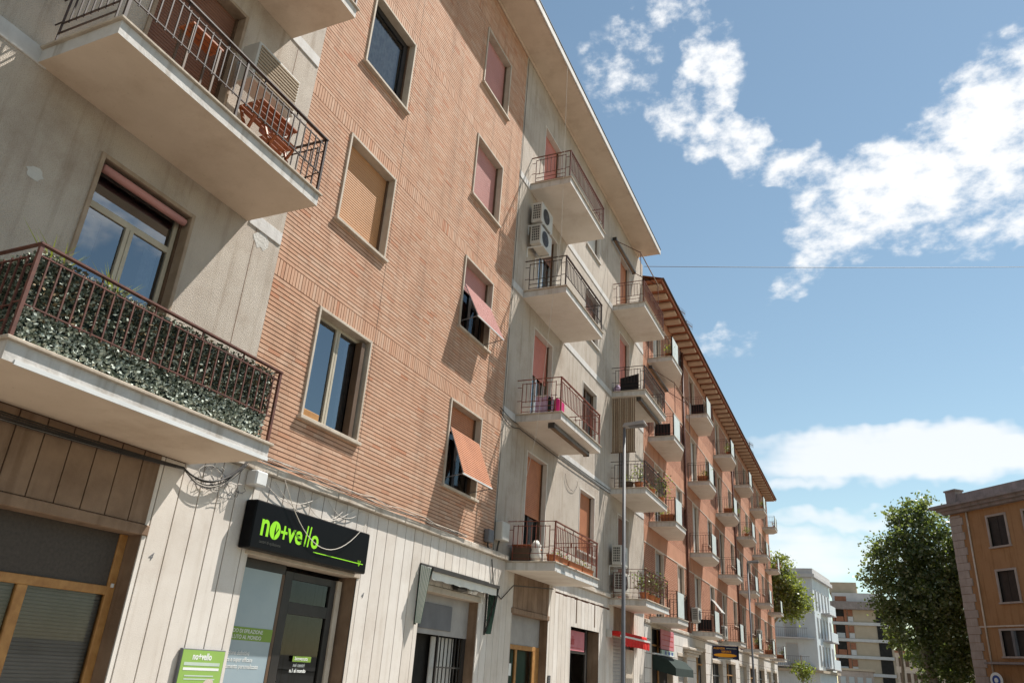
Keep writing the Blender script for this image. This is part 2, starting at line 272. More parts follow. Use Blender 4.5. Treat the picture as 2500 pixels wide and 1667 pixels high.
# ------------------------------------------------------------------ mesh helpers
WL = {}
def empty(name, loc):
    o = bpy.data.objects.new(name, None); col.objects.link(o); o.location = loc; o.empty_display_size = .2; WL[o.name] = Vector(loc); return o
def tag(o, label, cat, group=None):
    o['label'] = label; o['category'] = cat
    if group: o['group'] = group
    return o
def adopt(o, parent):
    if parent is not None:
        o.parent = parent; o.matrix_parent_inverse = Matrix.Translation(-WL[parent.name])
def link_mesh(name, me, parent=None, loc=(0, 0, 0)):
    o = bpy.data.objects.new(name, me); col.objects.link(o); o.location = loc; WL[o.name] = Vector(loc); adopt(o, parent); return o
class MB:
    def __init__(s): s.v = []; s.f = []; s.m = []; s.a = []
    def add(s, vs, fs, mi=0, a=0):
        k = len(s.v); s.v += [tuple(x) for x in vs]; s.f += [tuple(i+k for i in f) for f in fs]; s.m += [mi]*len(fs); s.a += [a]*len(fs)
        return s
    def box(s, x0, x1, y0, y1, z0, z1, mi=0, ch=0, a=0):
        if x0 > x1: x0, x1 = x1, x0
        if y0 > y1: y0, y1 = y1, y0
        if z0 > z1: z0, z1 = z1, z0
        if ch <= 0:
            v = [(x, y, z) for x in (x0, x1) for y in (y0, y1) for z in (z0, z1)]
            return s.add(v, [(0, 1, 3, 2), (4, 6, 7, 5), (0, 4, 5, 1), (2, 3, 7, 6), (0, 2, 6, 4), (1, 5, 7, 3)], mi, a)
        c = min(ch, (x1-x0)*.45, (y1-y0)*.45, (z1-z0)*.45); v = []; idx = {}
        for sx in (0, 1):
            for sy in (0, 1):
                for sz in (0, 1):
                    X, Y, Z = (x0, x1)[sx], (y0, y1)[sy], (z0, z1)[sz]; dx, dy, dz = (c, -c)[sx], (c, -c)[sy], (c, -c)[sz]
                    for ax, p in enumerate(((X, Y+dy, Z+dz), (X+dx, Y, Z+dz), (X+dx, Y+dy, Z))):
                        idx[sx, sy, sz, ax] = len(v); v.append(p)
        F = []
        for q in (0, 1):
            F.append([idx[q, a_, b_, 0] for a_, b_ in ((0, 0), (1, 0), (1, 1), (0, 1))][::1 if q else -1])
            F.append([idx[a_, q, b_, 1] for a_, b_ in ((0, 0), (0, 1), (1, 1), (1, 0))][::1 if q else -1])
            F.append([idx[a_, b_, q, 2] for a_, b_ in ((0, 0), (1, 0), (1, 1), (0, 1))][::1 if q else -1])
        for p in (0, 1):
            for q in (0, 1):
                F.append([idx[p, q, 0, 0], idx[p, q, 1, 0], idx[p, q, 1, 1], idx[p, q, 0, 1]])
                F.append([idx[p, 0, q, 0], idx[p, 1, q, 0], idx[p, 1, q, 2], idx[p, 0, q, 2]])
                F.append([idx[0, p, q, 1], idx[1, p, q, 1], idx[1, p, q, 2], idx[0, p, q, 2]])
                for w in (0, 1): F.append([idx[p, q, w, k] for k in range(3)])
        return s.add(v, F, mi, a)
    def prism(s, poly, z0, z1, mi=0, mtop=None, mbot=None):
        n = len(poly); v = [(x, y, z0) for x, y in poly]+[(x, y, z1) for x, y in poly]
        s.add(v, [(i, (i+1) % n, n+(i+1) % n, n+i) for i in range(n)], mi)
        s.add(v, [tuple(range(n))[::-1]], mi if mbot is None else mbot); s.add(v, [tuple(range(n, 2*n))], mi if mtop is None else mtop); return s
    def bar(s, p, q, w, h=None, mi=0):
        p, q = Vector(p), Vector(q); d = (q-p).normalized(); h = h or w
        a = d.cross(Vector((0, 0, 1)));
        if a.length < 1e-3: a = Vector((0, 1, 0))
        a.normalize(); b = a.cross(d); v = []
        for e in (p, q):
            for i, j in ((-1, -1), (1, -1), (1, 1), (-1, 1)): v.append(e+a*(i*w/2)+b*(j*h/2))
        return s.add(v, [(0, 1, 2, 3), (4, 7, 6, 5), (0, 4, 5, 1), (1, 5, 6, 2), (2, 6, 7, 3), (3, 7, 4, 0)], mi)
    def tube(s, pts, r, n=6, mi=0):
        pts = [Vector(p) for p in pts]; rs = r if isinstance(r, (list, tuple)) else [r]*len(pts); v = []; F = []
        for i, p in enumerate(pts):
            d = (pts[min(i+1, len(pts)-1)]-pts[max(i-1, 0)]).normalized(); a = d.cross(Vector((.13, .21, 1)))
            if a.length < 1e-3: a = d.cross(Vector((1, 0, 0)))
            a.normalize(); b = d.cross(a)
            for k in range(n): t = 2*math.pi*k/n; v.append(p+(a*math.cos(t)+b*math.sin(t))*rs[i])
        for i in range(len(pts)-1):
            for k in range(n): F.append((i*n+k, i*n+(k+1) % n, (i+1)*n+(k+1) % n, (i+1)*n+k))
        F.append(tuple(range(n))[::-1]); F.append(tuple(range((len(pts)-1)*n, len(pts)*n)))
        return s.add(v, F, mi)
    def lathe(s, c, prof, n=14, mi=0):
        v = []; F = []
        for r, z in prof:
            for k in range(n): t = 2*math.pi*k/n; v.append((c[0]+r*math.cos(t), c[1]+r*math.sin(t), c[2]+z))
        for i in range(len(prof)-1):
            for k in range(n): F.append((i*n+k, i*n+(k+1) % n, (i+1)*n+(k+1) % n, (i+1)*n+k))
        F.append(tuple(range(n))[::-1]); F.append(tuple(range((len(prof)-1)*n, len(prof)*n))); return s.add(v, F, mi)
    def sheet(s, x, y0, y1, z0, z1, holes, mi=0):
        """wall sheet facing +x with rectangular holes"""
        ys = sorted({y0, y1} | {h[i] for h in holes for i in (0, 1) if y0 < h[i] < y1}); zs = sorted({z0, z1} | {h[i] for h in holes for i in (2, 3) if z0 < h[i] < z1})
        for a, b in zip(ys, ys[1:]):
            for c, d in zip(zs, zs[1:]):
                my, mz = (a+b)/2, (c+d)/2
                if any(h[0] < my < h[1] and h[2] < mz < h[3] for h in holes): continue
                s.add([(x, a, c), (x, b, c), (x, b, d), (x, a, d)], [(0, 1, 2, 3)], mi)
        return s
    def leaves(s, n, fn, size, mis=(0,), seed=0):
        rg = random.Random(seed)
        for _ in range(n):
            p = Vector(fn(rg)); sz = size*rg.uniform(.6, 1.3)
            d = Vector((rg.gauss(0, 1), rg.gauss(0, 1), rg.gauss(0, .8))).normalized(); e = d.cross(Vector((rg.gauss(0, 1), rg.gauss(0, 1), rg.gauss(0, 1)))).normalized()
            s.add([p-d*sz*.5, p+e*sz*.32, p+d*sz*.5, p-e*sz*.32], [(0, 1, 2, 3)], rg.choice(mis))
        return s
    def build(s, name, mats, parent=None, smooth=False, attr=False, origin=None):
        xs = [v[0] for v in s.v]; ys = [v[1] for v in s.v]; zs = [v[2] for v in s.v]
        c = origin or ((min(xs)+max(xs))/2, (min(ys)+max(ys))/2, min(zs))
        me = bpy.data.meshes.new(name); me.from_pydata([(v[0]-c[0], v[1]-c[1], v[2]-c[2]) for v in s.v], [], s.f)
        if isinstance(mats, str): mats = [mats]
        for m in mats: me.materials.append(MATS[m])
        me.polygons.foreach_set('material_index', s.m)
        if smooth: me.polygons.foreach_set('use_smooth', [True]*len(s.f))
        if attr: at = me.attributes.new('rnd', 'FLOAT', 'FACE'); at.data.foreach_set('value', s.a)
        me.update(); return link_mesh(name, me, parent, c)
def copies(o, name, parent, locs):
    for l in locs:
        c = o.copy(); c.name = name; col.objects.link(c); c.location = l; WL[c.name] = Vector(l); adopt(c, parent)
def struct(o): o['kind'] = 'structure'; return o
def text(name, s, size, P, mname, parent=None, face='x', off=0, shear=0, sx=1, align='LEFT', rot=0):
    cu = bpy.data.curves.new('t', 'FONT'); cu.body = s; cu.size = size; cu.offset = off; cu.shear = shear; cu.extrude = .0015; cu.align_x = align; cu.resolution_u = 3
    o = bpy.data.objects.new('t', cu); col.objects.link(o); bpy.context.view_layer.update()
    me = bpy.data.meshes.new_from_object(o.evaluated_get(bpy.context.evaluated_depsgraph_get())); bpy.data.objects.remove(o); bpy.data.curves.remove(cu)
    cr, sr = math.cos(rot), math.sin(rot)
    for v in me.vertices:
        a, b, c = v.co.x*sx, v.co.y, v.co.z; a, b = a*cr-b*sr, a*sr+b*cr
        v.co = (c, a, b) if face == 'x' else (a, -c, b)
    me.name = name; me.materials.clear(); me.materials.append(MATS[mname]); return link_mesh(name, me, parent, P)

# ================================================================== THE SETTING
g = MB(); g.add([(-400, -300, -.12), (400, -300, -.12), (400, 600, -.12), (-400, 600, -.12)], [(0, 1, 2, 3)]); struct(g.build('ground', 'earth'))
g = MB(); g.add([(3.3, -60, -.10), (15.5, -60, -.10), (15.5, 260, -.10), (3.3, 260, -.10)], [(0, 1, 2, 3)]); road = struct(g.build('road', 'asphalt'))
g = MB()
for k in range(-8, 40): g.box(9.3, 9.42, k*6, k*6+3, -.096, -.094)
g.build('lane_marking', 'paint_white', road)
g = MB(); g.box(-6, 3.12, -60, 260, -.11, 0); struct(g.build('pavement', 'paving'))
g = MB(); g.box(15.7, 60, -60, 54, -.11, 0); g.box(15.7, 60, 70, 260, -.11, 0); struct(g.build('pavement', 'paving'))
g = MB(); g.box(3.122, 3.298, -60, 260, -.11, .004, ch=.015); struct(g.build('kerb', 'kerb'))

# ================================================================== BRICK AND PLASTER BUILDING
B1 = empty('apartment_building', (-5, 12, 0))
tag(B1, 'five-storey block with tan brick strip between grey plaster bays and wide eave', 'building')
ROWZ = [(4.74, 6.52), (8.09, 9.82), (11.39, 13.11), (14.63, 16.42)]
DOORZ = [(3.775, 6.54), (7.17, 9.87), (10.49, 13.18), (13.78, 16.46)]
SLAB = [3.58, 6.98, 10.30, 13.59]
LD = [(4.33, 5.70, a, b) for a, b in DOORZ]
GD1 = [(16.62, 18.01, a, b) for a, b in DOORZ]; GW = [(20.58, 22.0, a, b) for a, b in ROWZ]; GD2 = [(24.45, 25.85, a, b) for a, b in DOORZ]
BW = [(8.27, 9.72, a, b) for a, b in ROWZ]+[(12.60, 14.05, a, b) for a, b in ROWZ]
SHOPS = [(2.2, 6.12, -1, 2.68), (7.79, 10.25, -1, 2.73), (12.25, 14.60, -1, 2.78), (16.30, 18.52, -1, 2.73), (20.20, 22.65, -1, 2.72), (24.10, 26.50, -1, 2.70)]
g = MB(); g.sheet(0, -3, 7.22, 3.77, 17.72, LD, 0); g.sheet(0, 15.05, 27.85, 3.77, 17.72, GD1+GW+GD2, 0)
g.sheet(-.014, 7.22, 15.05, 3.77, 17.72, BW, 1)
g.sheet(-.022, -3, 27.85, 0, 3.77, SHOPS, 2)
g.add([(-11, -3, 0), (0, -3, 0), (0, -3, 17.72), (-11, -3, 17.72)], [(0, 1, 2, 3)], 0)
g.add([(-11, 27.85, 0), (0, 27.85, 0), (0, 27.85, 17.72), (-11, 27.85, 17.72)], [(0, 1, 2, 3)], 0)
g.add([(-11, -3, 0), (-11, 27.85, 0), (-11, 27.85, 17.72), (-11, -3, 17.72)], [(0, 1, 2, 3)], 0)
g.build('wall', ['plaster', 'mortar', 'joint'], B1)
# --- bricks
BH = []
def in_hole(y0, y1, z0, z1):
    for h in BW:
        if z1 > h[2]+.004 and z0 < h[3]-.004 and y1 > h[0] and y0 < h[1]: return h
    return None
bricks = []
zones = [(3.888, 6.53), (6.81, 9.81), (10.09, 13.10), (13.38, 16.55), (16.83, 17.715)]
rg = random.Random(3)
for za, zb in zones:
    n = round((zb-za)/.0664); ch = (zb-za)/n
    for i in range(n):
        z0 = za+i*ch; z1 = z0+ch-.0145; y = 7.222-rg.choice((0, .125, .0625))
        while y < 15.048:
            a, b = max(y, 7.222), min(y+.2485, 15.048); y += .25
            segs = [(a, b)]; h = in_hole(a, b, z0, z1)
            if h:
                segs = [q for q in ((a, min(b, h[0]-.002)), (max(a, h[1]+.002), b)) if q[1]-q[0] > .02]
            for q in segs:
                if q[1]-q[0] > .02: bricks.append((q[0], q[1], z0, z1))
for za, zb in ((6.53, 6.81), (9.81, 10.09), (13.10, 13.38), (16.55, 16.83)):
    n = round((15.048-7.222)/.0664); w = (15.048-7.222)/n
    for i in range(n): bricks.append((7.222+i*w, 7.222+(i+1)*w-.012, za+.002, zb-.013))
cp = Vector((7.2, 0, 1.6))
full = [i for i, b in enumerate(bricks) if abs(b[1]-b[0]-.2485) < 1e-4 and b[0] > 7.30]
full.sort(key=lambda i: (Vector((0, bricks[i][0]+.12, bricks[i][2]))-cp).length)
single = set(full[:300])
fld = MB()
for i, (y0, y1, z0, z1) in enumerate(bricks):
    if i in single: continue
    x = rg.uniform(-.0015, .0015); fld.box(-.02, x, y0, y1, z0, z1, a=rg.random())
o = fld.build('brick_courses', 'brick_field', B1, attr=True); o['kind'] = 'stuff'
bm = None
for i in full[:300]:
    y0, y1, z0, z1 = bricks[i]; hgt = z1-z0
    if bm is None:
        q = MB(); q.box(-.02, 0, -.12425, .12425, 0, hgt, ch=.0012); bm = q.build('brick', 'brick', B1, origin=(0, 0, 0)); bm.location = (0, (y0+y1)/2, z0); first = bm
    else:
        c = first.copy(); c.name = 'brick'; col.objects.link(c); c.location = (rg.uniform(-.0015, .0015), (y0+y1)/2, z0); WL[c.name] = Vector(c.location); adopt(c, B1)
# --- ground floor stone panels
def panel_rects():
    out = []; y = 6.18-.297*31
    while y < 27.84:
        a, b = max(y+.0065, -3), min(y+.297-.0065, 27.848); y += .297
        if b <= a+.01: continue
        top = 3.57 if b < 6.5 else 3.768
        cuts = sorted({a, b} | {s[i] for s in SHOPS for i in (0, 1) if a < s[i] < b})
        for c, d in zip(cuts, cuts[1:]):
            if d-c < .012: continue
            m = (c+d)/2; sh = [s for s in SHOPS if s[0] < m < s[1]]; lo = sh[0][3]+.12 if sh else 0.0
            if sh and sh[0][0] == 20.2: lo = 2.72
            if 18.9 < m < 23.7: out.append((c, d, lo, 3.44-.02*rg.random())); out.append((c, d, 3.47+.015*rg.random(), top))
            else: out.append((c, d, lo, top))
    return out
for c, d, z0, z1 in panel_rects():
    q = MB(); x = rg.uniform(-.001, .002); q.box(-.021, x, c, d, z0, z1, ch=.003); q.build('stone_panel', 'travertine_shaded' if (d < 6.14 and z0 > 1) or (16.2 < c < 18.5 and z0 > 1) or (c > 24 and z0 > 1 and d < 26.6) else 'travertine', B1)
for a, b in ((6.60, 15.78), (18.88, 23.55), (26.66, 27.84)):
    y = a; 
    while y < b-.05:
        e = min(y+rg.uniform(.9, 1.5), b); e = b if b-e < .3 else e
        q = MB(); q.box(-.02, .085+rg.uniform(-.004, .004), y+.003, e-.003, 3.772, 3.884, ch=.012); q.build('cornice_block', 'cornice', B1); y = e
for sY0, sY1, _, sz in SHOPS:
    if sY0 == 20.2: continue
    q = MB(); q.box(-.30, .018, sY0-.06, sY1+.06, sz, sz+.112, ch=.008); q.build('lintel', 'travertine_shaded' if sY0 in (2.2, 16.3) else 'stone_trim', B1)
for sY0, sY1, _, sz in SHOPS:
    for ya, yb in ((sY0-.004, sY0), (sY1, sY1+.004)):
        q = MB(); q.box(-.34, -.004, ya, yb, 0, sz); q.build('door_jamb', 'travertine_shaded', B1)
# --- string courses at floor levels on the plaster bays
for z in (6.97, 10.29, 13.58):
    for a, b in ((-3, 3.50), (6.56, 7.21), (15.06, 15.76), (18.84, 23.56), (26.62, 27.84)):
        q = MB(); q.box(-.01, .018, a, b, z, z+.20, ch=.006); q.build('string_course', 'band', B1)
# thin settlement joints
for y in (6.72, 9.80, 22.9): q = MB(); q.box(-.01, .0025, y, y+.008, 3.89, 17.7); q.build('expansion_joint', 'mortar', B1)
q = MB(); rgp = random.Random(4)
for cy, cz, rr in ((6.86, 6.86, .16), (3.75, 5.85, .09)):
    n = 16; pts = [(.003, cy+rr*rgp.uniform(.7, 1.2)*math.cos(k*.3927), cz+rr*rgp.uniform(.6, 1.1)*math.sin(k*.3927)) for k in range(n)]
    q = MB(); q.add(pts, [tuple(range(n))]); q.build('plaster_repair', 'plaster_patch', B1)
# --- eave
q = MB(); q.box(-11, .90, -3, 27.15, 17.72, 17.90, ch=.01); ev = q.build('eave', 'soffit', B1)
q = MB(); q.box(.902, .945, -3, 27.17, 17.70, 17.93, ch=.008); q.build('fascia', 'band', ev)
q = MB(); q.box(.90, .96, -3, 27.18, 17.932, 17.955); q.build('drip_flashing', 'metal_dark', ev)
q = MB(); q.box(0.0, .05, -3, 27.1, 17.66, 17.718, ch=.01); q.build('eave_moulding', 'soffit', ev)
q = MB(); q.add([(.93, -3, 17.95), (.93, 27.15, 17.95), (-5, 27.15, 19.6), (-5, -3, 19.6)], [(0, 1, 2, 3)]); q.add([(-5, -3, 19.6), (-5, 27.15, 19.6), (-11, 27.15, 17.95), (-11, -3, 17.95)], [(0, 1, 2, 3)]); q.build('roof', 'terracotta', B1)

# --- openings
def shutter_mesh(q, x, y0, y1, z0, z1, pitch=.046, mi=0, x1=None):
    """roller shutter as real slats: each slat bulges and overlaps the next; x1 lets the foot swing outwards"""
    n = max(1, int(round((z1-z0)/pitch))); h = (z1-z0)/n; x1 = x if x1 is None else x1
    for i in range(n):
        a = z0+i*h; t0 = 1-i/n; t1 = 1-(i+1)/n; xa = x+(x1-x)*t0; xb = x+(x1-x)*t1
        pts = [(xa, a), (xa+.009, a+h*.12), ((xa+xb)/2+.013, a+h*.5), (xb+.009, a+h*.88), (xb, a+h)]
        v = [(p[0], y, p[1]) for y in (y0, y1) for p in pts]
        q.add(v, [(k, 5+k, 6+k, k+1) for k in range(4)], mi)
def casement(parent, x, y0, y1, z0, z1, fm, pane='pane', leaves=2, transom=None, curtain=True, fw=.055, full=False):
    q = MB(); q.box(x-.02, x+.025, y0, y0+fw, z0, z1, ch=.004); q.box(x-.02, x+.025, y1-fw, y1, z0, z1, ch=.004)
    q.box(x-.02, x+.025, y0+fw, y1-fw, z1-fw, z1, ch=.004); q.box(x-.02, x+.025, y0+fw, y1-fw, z0, z0+fw, ch=.004)
    zt = z1-fw
    if transom: q.box(x-.02, x+.022, y0+fw, y1-fw, transom-.04, transom+.04, ch=.004); zt = transom-.04
    if leaves == 2:
        m = (y0+y1)/2; q.box(x-.02, x+.032, m-.055, m-.003, z0+fw, zt, ch=.004); q.box(x-.02, x+.032, m+.003, m+.055, z0+fw, zt, ch=.004)
    q.build('frame', fm, parent)
    spans = [(y0+fw, (y0+y1)/2-.05), ((y0+y1)/2+.05, y1-fw)] if leaves == 2 else [(y0+fw, y1-fw)]
    for a, b in spans: q = MB(); q.add([(x, a, z0+fw), (x, b, z0+fw), (x, b, zt), (x, a, zt)], [(0, 1, 2, 3)]); q.build('pane', pane, parent)
    if transom: q = MB(); q.add([(x, y0+fw, transom+.04), (x, y1-fw, transom+.04), (x, y1-fw, z1-fw), (x, y0+fw, z1-fw)], [(0, 1, 2, 3)]); q.build('pane', pane, parent)
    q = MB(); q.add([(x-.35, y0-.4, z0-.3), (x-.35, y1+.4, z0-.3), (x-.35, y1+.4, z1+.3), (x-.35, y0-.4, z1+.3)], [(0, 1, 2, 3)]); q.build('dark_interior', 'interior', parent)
    if curtain:
        q = MB(); n = 40; w = y1-y0-.2; zz = zt-.03; vs = []
        for i in range(n+1):
            t = i/n
            vs += [(x-.09+.02*math.sin(i*1.9), y0+.1+w*t, z0+.06), (x-.09+.012*math.sin(i*1.9), y0+.1+w*t, zz)]
        q.add(vs, [(2*i, 2*i+2, 2*i+3, 2*i+1) for i in range(n) if full or i < n*.22 or i > n*.80]); q.build('curtain', 'curtain', parent, smooth=True)
def opening(kind, hole, name='window', sh='sh_pink', sill=True, trim=.05, proud=.03, depth=.18, closed=1.0, fm='cream', tm='stone_trim', parent=None, **k):
    y0, y1, z0, z1 = hole; q = MB(); X = -depth
    q.box(X, proud, y0, y0+trim, z0, z1, ch=.005); q.box(X, proud, y1-trim, y1, z0, z1, ch=.005); q.box(X, proud-.002, y0+trim, y1-trim, z1-trim, z1, ch=.005)
    w = q.build(name, tm, parent or B1)
    if sill: q = MB(); q.box(X, proud+.045, y0-.045, y1+.045, z0-.035, z0+.02, ch=.006); q.build('sill', tm, w)
    a, b, c, d = y0+trim, y1-trim, z0+.02, z1-trim; x = X+.02
    for u in (a, b-.03): q = MB(); q.box(x-.02, x+.05, u, u+.03, c, d); q.build('shutter_guide', 'brown_frame', w)
    a += .03; b -= .03
    if kind == 'shutter':
        zc = d-(d-c)*closed; q = MB(); shutter_mesh(q, x, a, b, zc, d); q.build('shutter', sh, w)
        if closed < .98:
            q = MB(); q.box(x-.005, x+.018, a, b, zc-.04, zc, ch=.004); q.build('shutter_foot', sh, w); casement(w, x-.04, a, b, c, d, fm, **k)
    elif kind == 'tilt':
        zh, zb, xo = k['tilt']; q = MB(); shutter_mesh(q, x, a, b, zh, d); q.build('shutter', sh, w)
        q = MB(); shutter_mesh(q, 0.015, a, b, zb, zh, x1=xo); q.build('tilted_shutter', sh, w)
        q = MB(); q.box(xo-.012, xo+.012, a-.02, b+.02, zb-.03, zb, ch=.004); q.build('shutter_foot', 'metal_white', w)
        for yy in (a, b):
            q = MB(); q.bar((x+.03, yy, c+.12), (xo, yy, zb-.015), .014); q.bar((.015, yy, zh), (xo, yy, zb-.01), .02, .012); q.build('stay', 'metal_grey', w)
        casement(w, x-.04, a, b, c, d, fm, pane='pane_dark', curtain=False)
    else: casement(w, x, a, b, c, d, fm, **k)
    return w
# brick strip: column near the shop sign, then the column near the far bay
w = opening('case', BW[0], fm='cream')
q = MB(); q.box(-.10, -.02, 8.36, 8.74, 4.77, 4.90, ch=.01); q.build('wooden_board', 'wood', w)
q = MB(); q.box(-.15, -.02, 9.50, 9.60, 4.78, 6.42, ch=.005); q.build('open_leaf', 'brown_frame', w)
opening('shutter', BW[1], sh='sh_tan'); opening('case', BW[2], fm='dark_frame', leaves=1, fw=.12, full=True, pane='pane_soft'); opening('shutter', BW[3], sh='sh_tan')
opening('tilt', BW[4], sh='sh_orange', tilt=(5.93, 4.98, .40), fm='dark_frame'); opening('tilt', BW[5], sh='sh_pink', tilt=(9.15, 8.33, .41), fm='dark_frame')
opening('shutter', BW[6], sh='sh_pink'); opening('shutter', BW[7], sh='sh_pink')
# left plaster bay doors
w = opening('case', LD[0], name='balcony_door', fm='cream', transom=6.0, sill=False, tm='trim_brown')
q = MB(); q.tube([(-.04, 4.42, 6.40), (-.04, 5.61, 6.40)], .05, 10); q.build('rolled_shutter', 'sh_pink', w, smooth=True)
opening('shutter', LD[1], name='balcony_door', sh='sh_brown', sill=False, closed=.97, tm='trim_brown'); opening('shutter', LD[2], name='balcony_door', sh='sh_brown', sill=False); opening('shutter', LD[3], name='balcony_door', sh='sh_brown', sill=False)
# grey bay
opening('shutter', GD1[0], name='balcony_door', sh='sh_orange', sill=False, closed=.52, trim=.04, proud=.012, tm='plaster_smooth', fm='dark_frame')
opening('shutter', GD1[1], name='balcony_door', sh='sh_red', sill=False, closed=.42, trim=.04, proud=.012, tm='plaster_smooth', fm='metal_white')
opening('shutter', GD1[2], name='balcony_door', sh='sh_brown', sill=False, closed=.3, trim=.04, proud=.012, tm='plaster_smooth', fm='metal_white')
opening('shutter', GD1[3], name='balcony_door', sh='sh_red', sill=False, trim=.04, proud=.012, tm='plaster_smooth')
opening('shutter', GW[0], sh='sh_orange', trim=.04, proud=.012, tm='plaster_smooth'); opening('case', GW[1], trim=.04, proud=.012, tm='plaster_smooth', fm='brown_frame')
opening('shutter', GW[2], sh='sh_brown', trim=.04, proud=.012, tm='plaster_smooth'); opening('shutter', GW[3], sh='sh_white', trim=.04, proud=.012, tm='plaster_smooth')
opening('shutter', GD2[0], name='balcony_door', sh='sh_brown', sill=False, trim=.04, proud=.012, tm='plaster_smooth')
opening('case', GD2[1], name='balcony_door', sill=False, trim=.04, proud=.012, tm='plaster_smooth', fm='brown_frame')
opening('shutter', GD2[2], name='balcony_door', sh='sh_red', sill=False, closed=.9, trim=.04, proud=.012, tm='plaster_smooth')
opening('shutter', GD2[3], name='balcony_door', sh='sh_orange', sill=False, trim=.04, proud=.012, tm='plaster_smooth')

# --- balconies with every baluster
def balcony(y0, y1, zb, rail, depth=1.17, drip=False, wide=0, fancy=False):
    q = MB(); q.box(0, depth, y0, y1, zb, zb+.165, 1, ch=.008); q.m[4] = 0
    s = MB(); s.prism([(0, y0), (depth, y0), (depth, y1), (0, y1)], zb, zb+.164, 1, mbot=0)
    b = s.build('balcony', ['soffit' if y0 < 15 else 'soffit_white', 'slab_edge'], B1)
    q = MB(); q.box(0, depth+.035, y0-.035, y1+.035, zb+.165, zb+.197, ch=.006); q.build('floor_edge', 'tile_edge', b)
    if drip:
        q = MB(); q.box(depth-.004, depth+.012, y0+.1, y1, zb-.012, zb+.028); q.build('drip_edge', 'metal_white', b)
    zf = zb+.197; zt = zf+.87; X = depth-.03; ya, yb = y0+.02, y1-.02; M_ = MATS[rail]
    def part(nm, fn): q = MB(); fn(q); return q.build(nm, rail, b)
    part('top_rail', lambda q: q.box(X-.025, X+.025, ya-.02, yb+.02, zt-.018, zt))
    for yy in (ya, yb): part('top_rail', lambda q: q.box(0.0, X-.024, yy-.02, yy+.02, zt-.012, zt-.001))
    for yy in (ya, yb):
        part('post', lambda q: q.box(X-.016, X+.016, yy-.016, yy+.016, zf-.03, zt-.012))
    if y1-y0 > 2.5 and fancy: part('post', lambda q: q.box(X-.014, X+.014, (ya+yb)/2-.014, (ya+yb)/2+.014, zf-.03, zt-.012))
    zu, zl = zt-.105, zf+.30
    part('upper_rail', lambda q: q.box(X-.009, X+.009, ya+.09, yb-.09, zu-.012, zu)); part('lower_rail', lambda q: q.box(X-.009, X+.009, ya+.09, yb-.09, zl, zl+.012))
    for zz in (zu-.006, zl+.006):
        for u, v in ((ya+.015, ya+.09), (yb-.09, yb-.015)): part('rail_stub', lambda q: q.box(X-.008, X+.008, u, v, zz-.006, zz+.006))
    for k in range(1, 5):
        yy = ya+(yb-ya)*k/5; part('rail_stub', lambda q: q.box(X-.007, X+.007, yy-.007, yy+.007, zu, zt-.013))
    n = int((yb-ya-.2)/.108); st = (yb-ya-.2)/n; q = MB(); q.box(-.007, .007, -.007, .007, 0, zu-zl-.012+.05)
    o = q.build('baluster', rail, b, origin=(0, 0, 0)); l0 = [(X, ya+.1+i*st, zl-.02) for i in range(n+1)]; o.location = l0[0]; WL[o.name] = Vector(l0[0]); copies(o, 'baluster', b, l0[1:])
    for yy in (ya, yb):                                   # end panels: inset rectangle, two low rails, balusters
        for zz in (zu-.006, zl+.006, zl-.13, zl-.25): part('side_rail', lambda q: q.box(.14, X-.13, yy-.008, yy+.008, zz-.006, zz+.006))
        for xx in (.14, X-.13): part('side_post', lambda q: q.box(xx-.008, xx+.008, yy-.0085, yy+.0085, zf-.02, zu+.01))
        for xx, zz in ((.07, zu-.09), (.07, zl+.03), (X-.07, zu-.09), (X-.07, zl+.03)): part('rail_stub', lambda q: q.box(xx-.055 if xx < .2 else xx-.05, xx+.055, yy-.006, yy+.006, zz-.006, zz+.006))
        part('rail_stub', lambda q: q.box(.44, .455, yy-.006, yy+.006, zu, zt-.013))
        m = int((X-.27)/.105); copies(o, 'baluster', b, [(.14+(X-.27)*i/m, yy, zl-.02) for i in range(1, m)])
    return b
balcony(3.40, 6.53, SLAB[0], 'rail_brown', drip=True); balcony(3.40, 6.53, SLAB[1], 'rail_dark', fancy=True); balcony(3.40, 6.56, SLAB[2], 'rail_dark', fancy=True)
for k, rl in enumerate(('rail_rust', 'rail_rust', 'rail_dark', 'rail_brown')): balcony(15.78, 18.80, SLAB[k], rl, drip=k == 0)
for k, rl in enumerate(('rail_brown', 'rail_dark', 'rail_dark', 'rail_brown')): balcony(23.58, 26.58, SLAB[k], rl, drip=k == 0)

# --- shopfronts
def shop_back(y0, y1, z1, x=-1.6, m='interior'):
    q = MB(); q.add([(x, y0-1, 0), (x, y1+1, 0), (x, y1+1, z1+.5), (x, y0-1, z1+.5)], [(0, 1, 2, 3)]); return q
# door left of the pilaster: wooden frame, meshed fanlight, roller seen through the glass
s0 = MB(); X = -.24
s0.box(X-.03, X+.03, 6.02, 6.12, 0, 2.68, ch=.006); s0.box(X-.03, X+.03, 2.2, 6.02, 2.04, 2.13, ch=.006); s0.box(X-.03, X+.03, 5.03, 5.14, 0, 2.04, ch=.006); s0.box(X-.03, X+.03, 2.2, 2.3, 0, 2.04); s0.box(X-.03, X+.03, 3.6, 3.7, 0, 2.04)
sh0 = s0.build('shopfront', 'wood', B1)
q = MB(); q.box(X-.012, X+.008, 2.2, 6.02, 2.13, 2.68); q.build('fanlight_mesh', 'net', sh0)
for a, b in ((2.3, 3.6), (3.7, 5.03), (5.14, 6.02)): q = MB(); q.add([(X, a, 0), (X, b, 0), (X, b, 2.04), (X, a, 2.04)], [(0, 1, 2, 3)]); q.build('pane', 'pane_dark', sh0)
q = MB(); shutter_mesh(q, X-.055, 2.2, 6.1, 0, 2.05, pitch=.035); q.build('shutter', 'sh_dim', sh0)
